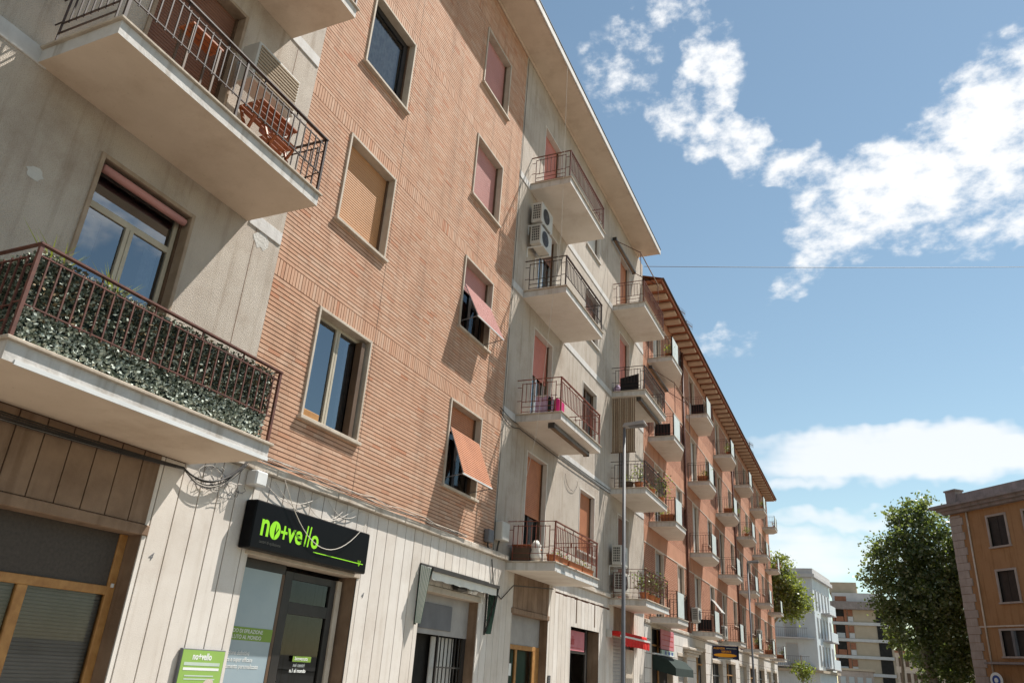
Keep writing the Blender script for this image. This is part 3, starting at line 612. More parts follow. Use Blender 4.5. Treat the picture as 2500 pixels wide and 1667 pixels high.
q = MB(); q.box(X+.02, X+.045, 6.055, 6.085, 2.12, 2.16); q.build('hinge', 'metal_white', sh0)
# treatment studio
s1 = MB(); X = -.26
s1.box(X-.03, X+.03, 8.86, 9.03, 0, 2.66, ch=.004); s1.box(X-.03, X+.03, 9.93, 10.06, 0, 2.66, ch=.004); s1.box(X-.03, X+.03, 9.03, 9.93, 2.56, 2.66, ch=.004); s1.box(X-.028, X+.028, 9.03, 9.93, 2.10, 2.26, ch=.004); s1.box(X-.03, X+.02, 7.79, 8.86, 2.60, 2.73)
sh1 = s1.build('shopfront', 'dark_frame', B1)
q = MB(); q.box(X-.05, X+.06, 10.06, 10.17, 0, 2.66, ch=.006); q.build('side_post', 'stone_trim', sh1)
q = MB(); q.box(X-.02, X+.02, 7.80, 8.86, .0, 2.60); q.m[1] = 0; q.build('frosted_pane', 'frosted', sh1)
q = MB(); q.box(X-.01, X+.026, 8.80, 8.86, 0, 2.60, ch=.003); q.build('side_strip', 'brown_frame', sh1)
for z0, z1 in ((0, 2.10), (2.26, 2.56)): q = MB(); q.add([(X, 9.03, z0), (X, 9.93, z0), (X, 9.93, z1), (X, 9.03, z1)], [(0, 1, 2, 3)]); q.build('pane', 'pane_dark', sh1)
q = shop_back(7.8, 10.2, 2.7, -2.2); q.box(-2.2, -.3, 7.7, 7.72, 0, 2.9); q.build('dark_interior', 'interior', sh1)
q = MB(); q.add([(-1.6, 9.0, .3), (-1.6, 10.6, .3), (-1.6, 10.6, 2.5), (-1.6, 9.0, 2.5)], [(0, 1, 2, 3)]); q.build('inner_wall', 'fab_brown', sh1)
q = MB(); q.box(X+.022, X+.024, 7.82, 8.93, 1.71, 1.87); vg = q.build('window_banner', 'vinyl_green', sh1)
def band_text(s, size, y, z, m='print_white', **k): return text('lettering', s, size, (X+.0262, y, z), m, sh1, **k)
band_text('METODO DI EPILAZIONE', .068, 7.86, 1.80, sx=.98); band_text('PIU EVOLUTO AL MONDO', .068, 7.80, 1.727, sx=.98)
for s, z in (('soluzione definitiva', 1.535), ('sicura e super efficace', 1.455), ('trattamento personalizzato', 1.375)): text('lettering', s, .075, (X+.0222, 7.93, z), 'print_white', sh1, shear=.15, sx=.86)
q = MB(); q.box(X+.031, X+.033, 9.31, 9.72, 1.49, 1.565); q.build('door_label', 'vinyl_green', sh1)
text('lettering', 'benvenuta', .07, (X+.0345, 9.35, 1.51), 'print_white', sh1, shear=.15); text('lettering', 'nei centri', .068, (X+.004, 9.37, 1.425), 'print_white', sh1, off=.002); text('lettering', 'n.1 al mondo', .068, (X+.004, 9.31, 1.352), 'print_white', sh1, off=.002)
# doorway under the striped canopy
s2 = MB(); X = -.22; s2.box(X-.03, X, 12.25, 14.60, 2.08, 2.78); sh2 = s2.build('shopfront', 'sh_grey', B1)
q = MB(); q.box(X+.002, X+.022, 12.62, 13.86, 2.17, 2.62, ch=.005); q.build('blank_plaque', 'metal_grey', sh2)
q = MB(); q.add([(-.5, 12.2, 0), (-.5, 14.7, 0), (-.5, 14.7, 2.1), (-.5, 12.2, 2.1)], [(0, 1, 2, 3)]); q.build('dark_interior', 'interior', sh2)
for a, b in ((13.42, 13.47), (14.46, 14.58)): q = MB(); q.box(X-.04, X, a, b, 0, 2.08); q.build('door_frame', 'dark_frame', sh2)
q = MB(); q.box(X-.20, X-.18, 13.5, 14.4, 0, 2.06); q.build('door_leaf', 'sh_white', sh2)
for i in range(6): q = MB(); q.box(X-.03, X-.01, 13.58+i*.15, 13.595+i*.15, 0, 2.06); q.build('grille_bar', 'metal_dark', sh2)
for z in (1.52, .7): q = MB(); q.box(X-.035, X-.012, 13.48, 14.46, z, z+.025); q.build('grille_rail', 'metal_dark', sh2)
# wooden door in the grey bay
s3 = MB(); X = -.22
for a, b, c, d in ((16.3, 18.5, 2.0, 2.10), (16.3, 16.38, 0, 2.0), (17.05, 17.15, 0, 2.0), (18.1, 18.5, 0, 2.0)): s3.box(X-.03, X+.03, a, b, c, d, ch=.005)
sh3 = s3.build('shopfront', 'wood', B1)
q = MB(); q.box(X-.02, X+.01, 16.3, 18.5, 2.10, 2.73); q.build('fanlight_mesh', 'sh_grey', sh3)
for a, b in ((16.38, 17.05), (17.15, 18.1)): q = MB(); q.add([(X, a, 0), (X, b, 0), (X, b, 2.0), (X, a, 2.0)], [(0, 1, 2, 3)]); q.build('pane', 'pane_green', sh3)
q = MB(); q.add([(X-.15, 16.2, 0), (X-.15, 18.6, 0), (X-.15, 18.6, 2.1), (X-.15, 16.2, 2.1)], [(0, 1, 2, 3)]); q.build('blind', 'pale_grey', sh3)
q = MB(); q.box(X+.03, X+.032, 16.55, 16.85, 1.45, 1.7); q.build('notice', 'print_white', sh3)
# pink fascia doorway
s4 = MB(); X = -.2; s4.box(X-.03, X+.02, 20.2, 20.27, 0, 2.72); s4.box(X-.03, X+.02, 21.95, 22.1, 0, 2.72); s4.box(X-.03, X+.02, 20.27, 21.95, 2.08, 2.14); sh4 = s4.build('shopfront', 'dark_frame', B1)
q = MB(); q.add([(-.9, 20, 0), (-.9, 22.9, 0), (-.9, 22.9, 2.8), (-.9, 20, 2.8)], [(0, 1, 2, 3)]); q.build('dark_interior', 'interior', sh4)
q = MB(); q.box(X-.01, X+.012, 20.27, 21.9, 2.15, 2.66); q.build('sign_panel', 'sign_pink', sh4); text('lettering', 'Nails', .33, (X+.016, 20.42, 2.30), 'sign_red', sh4, shear=.3, sx=.9)
q = MB(); q.box(X+.0125, X+.014, 20.4, 21.7, 2.22, 2.232); q.build('underline', 'sign_red', sh4)
for y in (20.57, 22.17): q = MB(); q.box(-.03, .004, y, y+.085, 2.83, 3.43); q.build('wall_slot', 'brown_frame', B1)
# roller behind the red awning
s5 = MB(); shutter_mesh(s5, -.15, 24.1, 26.5, 0, 2.7, pitch=.11); s5.build('shopfront', 'sh_grey', B1)
q = MB(); q.box(-.12, -.01, 25.6, 26.5, 0, 2.4); q.build('door_jamb', 'stone_trim', B1)

# ================================================================== THINGS ON THE BRICK AND PLASTER BUILDING
# lit shop sign
t = empty('shop_sign', (.12, 8.86, 2.78)); tag(t, 'black fascia sign with lime green no+vello lettering above the frosted shopfront', 'shop sign')
q = MB(); q.box(.005, .20, 7.56, 10.17, 2.78, 3.385, ch=.018); q.build('sign_box', 'sign_black', t)
xs = .2015
text('lettering', 'n', .42, (xs, 7.70, 2.965), 'lime', t, off=.008, sx=.85)
q = MB(); n = 20; q.add([(xs+.001, 7.985+.105*math.cos(k*2*math.pi/n), 3.06+.118*math.sin(k*2*math.pi/n)) for k in range(n)], [tuple(range(n))]); q.build('leaf_disc', 'lime', t)
q = MB(); q.add([(xs+.003, 7.985, 2.94), (xs+.003, 8.0, 3.05), (xs+.003, 7.99, 3.15), (xs+.003, 7.975, 3.05)], [(0, 1, 2, 3)]); q.add([(xs+.003, 7.985, 2.98), (xs+.003, 8.05, 3.08), (xs+.003, 8.045, 3.1), (xs+.003, 7.98, 3.0)], [(0, 1, 2, 3)]); q.build('leaf_vein', 'sign_black', t)
q = MB(); q.box(xs, xs+.003, 8.10, 8.23, 3.045, 3.08); q.box(xs+.0005, xs+.0035, 8.15, 8.183, 2.975, 3.15); q.build('plus_mark', 'lime', t)
text('lettering', 've', .36, (xs, 8.24, 2.965), 'lime', t, off=.007, sx=.95)
for y in (8.625, 8.695): q = MB(); q.bar((xs+.001, y-.012, 2.955), (xs+.001, y+.018, 3.235), .004, .026); q.build('letter_stroke', 'lime', t)
text('lettering', 'o', .36, (xs, 8.74, 2.965), 'lime', t, off=.007, sx=.9)
q = MB(); q.box(xs, xs+.003, 8.83, 10.06, 2.905, 2.917); q.build('underline', 'lime', t)
q = MB()
for dy in (-.035, 0, .035): q.bar((xs+.001, 9.96, 2.87), (xs+.001, 9.96+dy, 2.955), .003, .010)
q.build('sprout_mark', 'lime', t)
text('lettering', 'centri di epilazione', .055, (xs, 7.72, 2.865), 'print_dark', t)
# poster board
t = empty('poster_board', (.02, 7.36, .75)); tag(t, 'green no+vello poster in a shallow frame on the stone pilaster', 'poster')
q = MB(); q.box(.005, .05, 7.00, 7.69, .70, 1.575, ch=.006); q.build('frame', 'metal_grey', t)
q = MB(); q.box(.05, .054, 7.015, 7.675, .715, 1.56); q.build('print', 'poster_green', t)
text('lettering', 'no+vello', .10, (.0545, 7.17, 1.46), 'print_white', t, off=.003, sx=.85)
for k, (a, b, z, hh, m) in enumerate(((7.06, 7.62, 1.395, .035, 'print_pale'), (7.06, 7.62, 1.345, .028, 'print_white'), (7.10, 7.55, 1.28, .014, 'print_pale'), (7.10, 7.58, 1.245, .014, 'print_pale'), (7.05, 7.40, 1.13, .07, 'print_pale'))):
    q = MB(); q.box(.0545, .056, a, b, z, z+hh); q.build('print_band', m, t)
q = MB(); n = 22; q.add([(.0565, 7.50+.13*math.cos(k*2*math.pi/n), 1.10+(.16 if 3 < k < 9 else .13)*math.sin(k*2*math.pi/n)) for k in range(n)], [tuple(range(n))]); q.build('photo_print', 'print_skin', t)
for (y, z, s) in ((6.26, 2.44, '4'), (10.42, 2.46, '4')):
    o = text('house_number', s, .12, (.004, y, z), 'metal_grey', None, shear=.3)
    tag(o, 'hand-painted dark 4 on the pilaster '+('between the wooden door and the black sign' if y < 8 else 'right of the black sign'), 'house number')
# junction boxes and meters
t = empty('junction_box', (.08, 7.6, 3.56)); tag(t, 'white square junction box under the left end of the stone cornice', 'junction box')
q = MB(); q.box(.002, .17, 7.48, 7.70, 3.56, 3.75, ch=.012); b_ = q.build('housing', 'metal_white', t); q = MB(); q.box(.1705, .178, 7.495, 7.685, 3.575, 3.735, ch=.004); q.build('cover', 'metal_white', t)
t = empty('meter_box', (.1, 14.73, 3.95)); tag(t, 'dark grey meter box at the bottom right corner of the brickwork', 'meter box')
q = MB(); q.box(.012, .14, 14.56, 14.80, 4.0, 4.26, ch=.015); q.build('housing', 'metal_grey', t); q = MB(); q.tube([(.06, 14.68, 4.0), (.06, 14.70, 3.9), (.05, 14.85, 3.88)], .018); q.build('conduit', 'metal_dark', t)
t = empty('meter_box', (.1, 15.3, 4.1)); tag(t, 'pale green-grey cabinet on the plaster beside the rusty first-floor balcony', 'meter box')
q = MB(); q.box(.005, .20, 15.08, 15.46, 4.12, 4.52, ch=.02); q.build('housing', 'ac_white', t); q = MB(); q.tube([(.08, 15.2, 4.12), (.06, 15.18, 4.0), (.04, 15.2, 3.9)], .02); q.build('conduit', 'metal_dark', t)
t = empty('intercom', (.01, 18.7, 1.35)); tag(t, 'dark intercom plate on the stone right of the wooden door', 'intercom')
q = MB(); q.box(.004, .02, 18.62, 18.80, 1.32, 1.50, ch=.004); q.build('plate', 'metal_dark', t); q = MB()
for i in range(4): q.box(.02, .024, 18.65, 18.77, 1.345+i*.036, 1.365+i*.036)
q.build('button', 'metal_grey', t)
# cables
rc = random.Random(11)
def sag(p, q_, s, n=12):
    p, q_ = Vector(p), Vector(q_); return [p.lerp(q_, i/n)+Vector((0, 0, -4*s*(i/n)*(1-i/n))) for i in range(n+1)]
t = empty('cable_bundle', (.06, 6.8, 3.4)); tag(t, 'tangled black and pale cable bundle looping under the left balcony corner', 'cables')
for i in range(9):
    dz = rc.uniform(-.05, .05); q = MB(); q.tube(sag((.03+.01*i, 2.5, 3.46+dz), (.06, 6.40, 3.50+dz*.3), .02+.03*rc.random())+sag((.06, 6.42, 3.50), (.06+.01*i, 7.34, 3.80+dz*.5), .18+.10*rc.random())[1:], .0045 if i % 3 else .008, 5); q.build('cable', 'cable_pale' if i == 4 else 'cable', t)
for i in range(14):
    y = rc.uniform(6.5, 7.4); z = rc.uniform(3.35, 3.7); r_ = rc.uniform(.08, .22); q = MB()
    q.tube([(.02+.05*rc.random(), y+r_*math.cos(a*.5+i), z+r_*.7*math.sin(a*.5+i)) for a in range(rc.randint(6, 12))], .0035, 4); q.build('loose_strand', 'cable_pale' if i % 2 else 'cable', t)
t = empty('cornice_cables', (.1, 10, 3.85)); tag(t, 'thin wires strung and drooping along the stone cornice above the black sign', 'cables')
for i in range(6):
    q = MB(); pts = [(.095+.012*(i % 3), 7.3+k*.42, 3.90+.012*i+rc.uniform(-.03, .03)) for k in range(16)]; q.tube(pts, .005, 4); q.build('cable', 'cable_pale' if i % 2 else 'cable', t)
for a, b, s in ((7.72, 9.0, .22), (8.6, 9.7, .30), (9.2, 10.1, .18), (8.0, 9.9, .35)): q = MB(); q.tube(sag((.03, a, 3.72), (.03, b, 3.73), s), .005, 4); q.build('loose_strand', 'cable_pale', t)
q = MB(); q.tube(sag((.24, 7.95, 3.72), (.24, 9.95, 3.50), .62, 18), .006, 5); tag(q.build('hanging_wire', 'cable_pale'), 'pale wire looping down across the front of the black sign', 'cable')
q = MB(); q.tube([(.02, 15.10, 17.6), (.02, 15.08, 10), (.02, 15.06, 3.9)], .006, 5); tag(q.build('corner_cable', 'cable'), 'dark cable running down the seam between brick and grey plaster', 'cable')
q = MB(); q.tube([(.95, 15.75, 17.6), (1.0, 15.72, 12), (.9, 15.55, 9.8), (.75, 15.50, 7.4), (.7, 15.45, 6.5), (.55, 15.3, 5.3), (.3, 15.6, 4.5)], .005, 5); tag(q.build('drop_wire', 'cable_pale'), 'pale cord hanging from the eave past the nearer column of grey-bay balconies', 'wire')
for k, (z, s) in enumerate(((6.93, .12), (7.02, .05))):
    q = MB(); q.tube(sag((.02, 14.9, z+.05), (.02, 16.0, z-.03), s)+sag((.03, 16.0, z-.03), (.03, 23.5, z+.04), s*.4)[1:], .010, 5); tag(q.build('facade_cable', 'cable'), ('lower' if k == 0 else 'upper')+' black cable along the second-floor band of the grey bay', 'cable')
q = MB(); q.tube([(.03, 19.2+.5*math.cos(a*.35)+.6, 6.6+.35*math.sin(a*.35)) for a in range(9, 19)], .006, 4); tag(q.build('loop_wire', 'cable'), 'thin wire loop hanging on grey plaster below the second-floor band', 'cable')
q = MB(); q.tube([(.03, 15.0, 3.7), (.03, 15.2, 3.1), (.03, 15.6, 2.95), (.04, 16.2, 3.3), (.04, 18.7, 3.5)], .012, 5); tag(q.build('shop_cable', 'cable'), 'black cable dipping between the canopy shop and the wooden door', 'cable')
q = MB(); d0, d1 = Vector((-.21006, .8673, .49826)), Vector((.23853, 1.06282, .53081)); p0 = cp+d0*34; p1 = cp+d1*40; q.tube(sag(p0-(p1-p0)*.02, p1+(p1-p0)*.5, .10, 16), .014, 5); tag(q.build('overhead_wire', 'cable'), 'single dark wire stretched across the street against the sky', 'wire')

# street-side canopy
t = empty('canopy', (.15, 13.5, 2.2)); tag(t, 'folded dutch canopy with green and white striped sides over the grey shop door', 'awning')
ya, yb = 12.10, 14.93; H = (.27, 3.12); hz = 2.24
q = MB(); q.box(.005, .04, ya, yb, 3.16, 3.22); q.box(.005, .035, ya, ya+.03, hz-.05, 3.16); q.box(.005, .035, yb-.03, yb, hz-.05, 3.16); q.build('wall_frame', 'metal_dark', t)
q = MB(); q.bar((H[0], ya, H[1]), (H[0], yb, H[1]), .045, .06); q.build('front_bar', 'metal_dark', t)
for yy in (ya, yb): q = MB(); q.bar((.03, yy, hz), (H[0], yy, H[1]), .025); q.build('hoop_arm', 'metal_dark', t)
for yy in (ya, yb):
    q = MB(); n = 13; sgn = -1 if yy == ya else 1
    for i in range(n):
        for (u, v, m) in ((i/n, (i+1)/n, i % 2),):
            P = lambda w: (.035+(H[0]-.035)*w, yy+sgn*(.012+.018*((round(w*n)) % 2)), 3.19-(3.19-H[1])*w)
            a, b = P(u), P(v); q.add([(.032+.12*u, yy+sgn*.014, hz-.03), a, b, (.032+.12*v, yy+sgn*.014, hz-.03)], [(0, 1, 2, 3)], m)
    q.build('striped_side', ['fab_green', 'fab_white'] if yy == ya else ['fab_dkgreen', 'fab_green'], t)  # far side takes darker stripes, the shade on it put into the fabric
q = MB(); n = 8
for i in range(n): q.tube([(.06+.19*i/n, ya+.02, 3.15-.05*(i % 2)-.03*i/n), (.06+.19*i/n, yb-.02, 3.15-.05*(i % 2)-.03*i/n)], .022, 6, i % 2)
q.build('folded_fabric', ['fab_white', 'fab_green'], t)
q = MB(); vs = []
for i in range(41): y = ya+.05+(yb-ya-.1)*i/40; vs += [(H[0]-.02, y, H[1]-.03), (H[0]-.03+.006*math.sin(i*1.3), y, H[1]-.17-.006*math.sin(i*.9))]
q.add(vs, [(2*i, 2*i+2, 2*i+3, 2*i+1) for i in range(40)]); q.build('valance', 'fab_white', t)
t = empty('window_box_clutter', (.1, 13.9, 2.9)); tag(t, 'white bird-like ornament and dark fan unit on the ledge under the striped canopy', 'ornament')
q = MB(); q.box(.02, .16, 13.35, 13.75, 2.90, 3.06, ch=.02); q.build('fan_unit', 'metal_dark', t); q = MB(); q.lathe((.09, 14.15, 2.893), [(.05, 0), (.09, .05), (.07, .10), (.03, .13)], 10); q.lathe((.09, 13.98, 2.893), [(.03, 0), (.06, .03), (.04, .08), (.01, .1)], 10); q.build('white_figure', 'metal_white', t, smooth=True)
# red awning
t = empty('awning', (.3, 25, 2.3)); tag(t, 'rolled bright red awning with white bar over a grey roller shutter', 'awning')
q = MB(); q.box(.03, .36, 23.55, 26.85, 2.72, 2.84, ch=.03); q.build('cassette', 'fab_red', t); q = MB(); q.bar((.42, 23.5, 2.70), (.42, 26.95, 2.70), .05, .055); q.build('front_bar', 'metal_white', t)
q = MB(); vs = []
for i in range(61): y = 23.52+3.4*i/60; vs += [(.425, y, 2.675), (.425+.02*math.sin(i*.9), y, 2.42+.03*abs(math.sin(i*.5)))]
q.add(vs, [(2*i, 2*i+2, 2*i+3, 2*i+1) for i in range(60)]); q.build('valance', 'fab_red', t)
for yy in (23.4, 26.95): q = MB(); q.box(.005, .16, yy-.05, yy+.05, 2.64, 2.86, ch=.01); q.build('bracket', 'ac_white', t)

# ivy screen
t = empty('ivy_screen', (1.08, 5, 3.78)); tag(t, 'artificial ivy screen tied behind the rusty railing of the lower left balcony', 'hedge screen')
g1 = lambda r_: (1.07+r_.gauss(0, .028), r_.uniform(3.46, 6.46), 4.02+r_.random()**.9*.60)
g2 = lambda r_: (1.075+r_.gauss(0, .03), r_.uniform(3.46, 6.43), 3.79+r_.random()*.30)
g3 = lambda r_: (r_.uniform(.05, 1.1), 3.47+r_.uniform(-.03, .03), 3.8+r_.random()*.80)
q = MB(); q.leaves(9500, g1, .040, (0, 0, 1, 1, 0, 2), 1); q.leaves(3600, g3, .040, (0, 1, 0), 2); o = q.build('ivy_leaves', ['ivy', 'ivy_pale', 'ivy_dead'], t); o['kind'] = 'stuff'
q = MB(); q.leaves(5200, g2, .040, (0, 1, 1, 1), 3); o = q.build('ivy_leaves', ['ivy', 'ivy_sunlit'], t); o['kind'] = 'stuff'
q = MB(); q.add([(1.045, 3.46, 3.79), (1.045, 6.44, 3.79), (1.045, 6.44, 4.60), (1.045, 3.46, 4.60)], [(0, 1, 2, 3)]); q.add([(.05, 3.5, 3.79), (1.04, 3.5, 3.79), (1.04, 3.5, 4.58), (.05, 3.5, 4.58)], [(0, 1, 2, 3)]); q.build('backing_mesh', 'fab_dkgreen', t)
q = MB()
for i in range(36):
    a = rc.uniform(0, 6.28); e = rc.uniform(.15, .4); y = rc.choice((3.62, 4.28, 4.34, 3.75)); q.add([(.95, y, 4.58), (.96, y+.02, 4.58), (.95+e*.5*math.cos(a), y+e*.8*math.sin(a), 4.62+e*.75)], [(0, 1, 2)])
tag(q.build('spiky_plant', 'leaf_light'), 'spiky yellow-green plant peeking over the left end of the ivy screen', 'plant')

# air conditioners
def aircon(x0, y0, z0, label, w=.80, d=.30, h=.60, slats=False):
    t = empty('air_conditioner', (x0+d/2, y0+w/2, z0)); tag(t, label, 'air conditioner', 'air conditioner outdoor units')
    q = MB(); q.box(x0, x0+d, y0, y0+w, z0, z0+h, ch=.012); q.build('casing', 'ac_white', t)
    if slats:
        for i in range(11): q = MB(); q.box(x0+d+.001, x0+d+.018, y0+.03, y0+w-.03, z0+.03+i*.051, z0+.062+i*.051, ch=.004); q.build('grille_slat', 'cane', t)
        return t
    q = MB(); cy, cz = y0+w*.40, z0+h*.5
    for r_ in (.06, .11, .16, .21): q.tube([(x0+d+.012, cy+r_*math.cos(k*.3307), cz+r_*math.sin(k*.3307)) for k in range(20)], .004, 4)
    for k in range(6): a = k*math.pi/6; q.bar((x0+d+.014, cy-.21*math.cos(a), cz-.21*math.sin(a)), (x0+d+.014, cy+.21*math.cos(a), cz+.21*math.sin(a)), .006)
    q.build('fan_grille', 'metal_grey', t)
    q = MB(); n = 20; q.add([(x0+d+.003, cy+.22*math.cos(k*2*math.pi/n), cz+.22*math.sin(k*2*math.pi/n)) for k in range(n)], [tuple(range(n))]); q.build('fan_recess', 'black', t)
    q = MB()
    for r_ in range(6):
        for c in range(4): q.box(x0+.05+c*.055, x0+.088+c*.055, y0-.003, y0+.004, z0+.10+r_*.075, z0+.155+r_*.075)
    q.build('side_vent', 'metal_dark', t)
    for yy in (y0+.12, y0+w-.12): q = MB(); q.box(.0, x0+d, yy-.015, yy+.015, z0-.04, z0-.005); q.box(.0, .02, yy-.015, yy+.015, z0-.3, z0-.04); q.build('bracket', 'metal_white', t)
    return t
aircon(.12, 15.72, 12.50, 'upper of two stacked white units on grey plaster under the top balcony'); aircon(.12, 15.72, 11.83, 'lower of two stacked white units on grey plaster above the third-floor railing', h=.56)
aircon(.12, 23.45, 4.75, 'upper white unit beside the lamp post over the first-floor balcony of the grey bay', w=.75); aircon(.14, 23.62, 3.95, 'lower unit behind railing of the far first-floor balcony of the grey bay', w=.75)
aircon(.25, 5.55, 8.50, 'unit seen over the dark railing at the right end of the upper left balcony', w=.85, h=.62, slats=True)
# upper left balcony furniture
t = empty('folding_table', (.65, 5.9, 7.2)); tag(t, 'red-brown slatted wooden table behind the dark railing of the upper left balcony', 'table')
for i in range(5): q = MB(); q.box(.42+i*.09, .50+i*.09, 5.55, 6.25, 8.03, 8.055, ch=.004); q.build('slat', 'wood_red', t)
for a, b in (((.45, 5.6, 7.2), (.80, 5.6, 8.03)), ((.80, 5.6, 7.2), (.45, 5.6, 8.03)), ((.45, 6.2, 7.2), (.80, 6.2, 8.03)), ((.80, 6.2, 7.2), (.45, 6.2, 8.03))): q = MB(); q.bar(a, b, .035, .03); q.build('leg', 'wood_red', t)
t = empty('folding_chair', (.85, 5.95, 7.2)); tag(t, 'small red-brown wooden chair at the right end of the upper left balcony', 'chair')
for i in range(4): q = MB(); q.box(.70+i*.085, .775+i*.085, 5.75, 6.12, 7.62, 7.64, ch=.004); q.build('seat_slat', 'wood_red', t)
for i in range(3): q = MB(); q.box(.68, .70, 5.75, 6.12, 7.72+i*.09, 7.79+i*.09, ch=.004); q.build('back_slat', 'wood_red', t)
for yy in (5.77, 6.10): q = MB(); q.bar((.68, yy, 7.98), (1.02, yy, 7.2), .03, .025); q.bar((1.0, yy, 7.62), (.68, yy, 7.2), .03, .025); q.build('leg', 'wood_red', t)
t = empty('wooden_bench', (.45, 4.78, 7.2)); tag(t, 'narrow orange-brown wooden bench top before the brown shutter, upper left balcony', 'bench')
for i in range(3): q = MB(); q.box(.34+i*.085, .415+i*.085, 4.52, 5.02, 8.42, 8.45, ch=.004); q.build('top_slat', 'wood_red', t)
for x, y in ((.36, 4.56), (.36, 4.98), (.57, 4.56), (.57, 4.98)): q = MB(); q.box(x-.013, x+.013, y-.013, y+.013, 7.2, 8.42); q.build('leg', 'brown_frame', t)
q = MB(); q.box(.30, .42, 6.22, 6.5, 8.2, 8.9, ch=.03); tag(q.build('white_panel', 'metal_white'), 'white plastic panel at the far end of the upper left balcony', 'panel')
# laundry and plants on the grey bay
t = empty('laundry', (.7, 16.6, 7.3)); tag(t, 'pink and dark washing on a low rack behind the second-floor rusty railing', 'laundry')
for i, (y, m, w_) in enumerate(((15.95, 'sheet_pale', .35), (16.4, 'sheet_pale', .3), (16.85, 'fab_dkgreen', .3))):
    q = MB(); vs = []
    for k in range(13): u = k/12; vs += [(.45+.45*u, 15.92+.06*i, 7.62+.02*math.sin(k)), (.45+.45*u, 15.92+.06*i+.02*math.sin(k*1.7), 7.22)]
    if i == 0: q.add(vs, [(2*j, 2*j+2, 2*j+3, 2*j+1) for j in range(12)]); q.build('sheet', m, t)
q = MB(); q.box(.78, .86, 15.86, 16.3, 7.22, 7.60, ch=.03); q.build('dark_towel', 'fab_dkgreen', t)
q = MB(); q.box(.92, 1.05, 15.9, 16.35, 7.2, 7.58, ch=.05); q.build('magenta_towel', 'magenta', t); q = MB(); q.box(.40, 1.0, 15.9, 15.92, 7.63, 7.65); q.build('rack_bar', 'metal_white', t)
def planter(x0, x1, y0, y1, z0, h, label, fl=None, nl=120, mats=('leaf', 'leaf_light'), hh=.22, ls=.05):
    t = empty('planter', ((x0+x1)/2, (y0+y1)/2, z0)); tag(t, label, 'planter')
    q = MB(); a, b = .012, .03; v = [(x0+a, y0+a, z0), (x1-a, y0+a, z0), (x1-a, y1-a, z0), (x0+a, y1-a, z0), (x0, y0, z0+h), (x1, y0, z0+h), (x1, y1, z0+h), (x0, y1, z0+h)]
    q.add(v, [(3, 2, 1, 0), (4, 5, 6, 7), (0, 1, 5, 4), (1, 2, 6, 5), (2, 3, 7, 6), (3, 0, 4, 7)]); q.box(x0-.01, x1+.01, y0-.01, y1+.01, z0+h-.035, z0+h+.005, ch=.005); q.build('trough', 'terracotta', t)
    ms = list(mats)+([fl] if fl else [])
    q = MB(); q.leaves(nl, lambda r_: (r_.uniform(x0, x1), r_.uniform(y0, y1), z0+h+r_.random()**1.5*hh), ls, tuple(range(len(ms))), int(y0*10)); q.build('foliage', ms, t); return t
planter(.90, 1.08, 15.95, 16.85, 3.78, .17, 'terracotta trough with pink blossom at the near end of the first-floor rusty balcony', 'pink', 60, hh=.18); planter(.90, 1.08, 16.95, 17.85, 3.78, .17, 'terracotta trough in the middle of the first-floor rusty balcony front', None, 50, ('leaf_dry', 'leaf'), hh=.12)
planter(.90, 1.08, 17.92, 18.7, 3.78, .17, 'terracotta trough with pale flowers at the far end of the first-floor rusty balcony', 'print_white', 70, hh=.2)
t = empty('balcony_cabinet', (.4, 16.1, 3.78)); tag(t, 'dark low cabinet piled with white cloths at the wall end of the first-floor rusty balcony', 'cabinet')
q = MB(); q.box(.1, .5, 15.9, 16.6, 3.78, 4.12, ch=.01); q.build('cabinet_body', 'brown_frame', t); q = MB(); q.box(.08, .52, 15.88, 16.62, 4.12, 4.15, ch=.005); q.build('cabinet_top', 'wood_red', t)
q = MB(); q.lathe((.62, 16.0, 3.79), [(.10, 0), (.13, .12), (.10, .25), (.12, .36), (.04, .46)], 10); q.build('white_bundle', 'fab_white', t, smooth=True)
def pot(x, y, z, label, r=.14, h=.24, n=90, spread=.3, tall=.6, mats=('leaf', 'leaf_light'), ls=.07, pm='terracotta', group=None):
    t = empty('potted_plant', (x, y, z)); tag(t, label, 'potted plant')
    q = MB(); q.lathe((x, y, z), [(r*.7, 0), (r, h*.85), (r*1.1, h*.86), (r*1.1, h)], 12); q.build('pot', pm, t)
    q = MB()
    for k in range(5): a = k*1.3; q.tube([(x, y, z+h), (x+spread*.4*math.cos(a), y+spread*.4*math.sin(a), z+h+tall*.6)], .006, 4)
    q.build('stem', 'bark', t)
    q = MB(); q.leaves(n, lambda r_: (x+r_.gauss(0, spread*.36), y+r_.gauss(0, spread*.36), z+h+tall*.45+r_.gauss(0, tall*.22)), ls, tuple(range(len(mats))), int(y*7+z)); q.build('foliage', list(mats), t); return t
pot(.85, 23.95, 7.18, 'bright leafy plant by the lamp post on the far second-floor grey balcony', tall=.7, mats=('leaf_light', 'leaf'))
pot(.55, 23.9, 7.18, 'small plant in a dark pot, far second-floor grey balcony', pm='brown_frame', tall=.3, n=40); pot(1.0, 26.3, 7.18, 'yellowing shrub spilling over the far corner of the second-floor grey balcony', tall=.9, spread=.6, n=260, mats=('leaf_dry', 'leaf_light'), ls=.08)
pot(1.0, 25.0, 7.18, 'reddish shrub behind the front railing, far second-floor grey balcony', tall=.8, spread=.5, n=140, mats=('leaf_dry', 'sh_red'), ls=.07)
for i, y in enumerate((24.2, 25.0, 25.7)): pot(.95, y, 3.78, ('first', 'second', 'third')[i]+' dark leafy plant from the wall lamp side, far first-floor grey balcony', tall=.75, spread=.45, n=170, mats=('leaf', 'leaf_dry'), ls=.08)
q = MB(); n = 24; vs = []
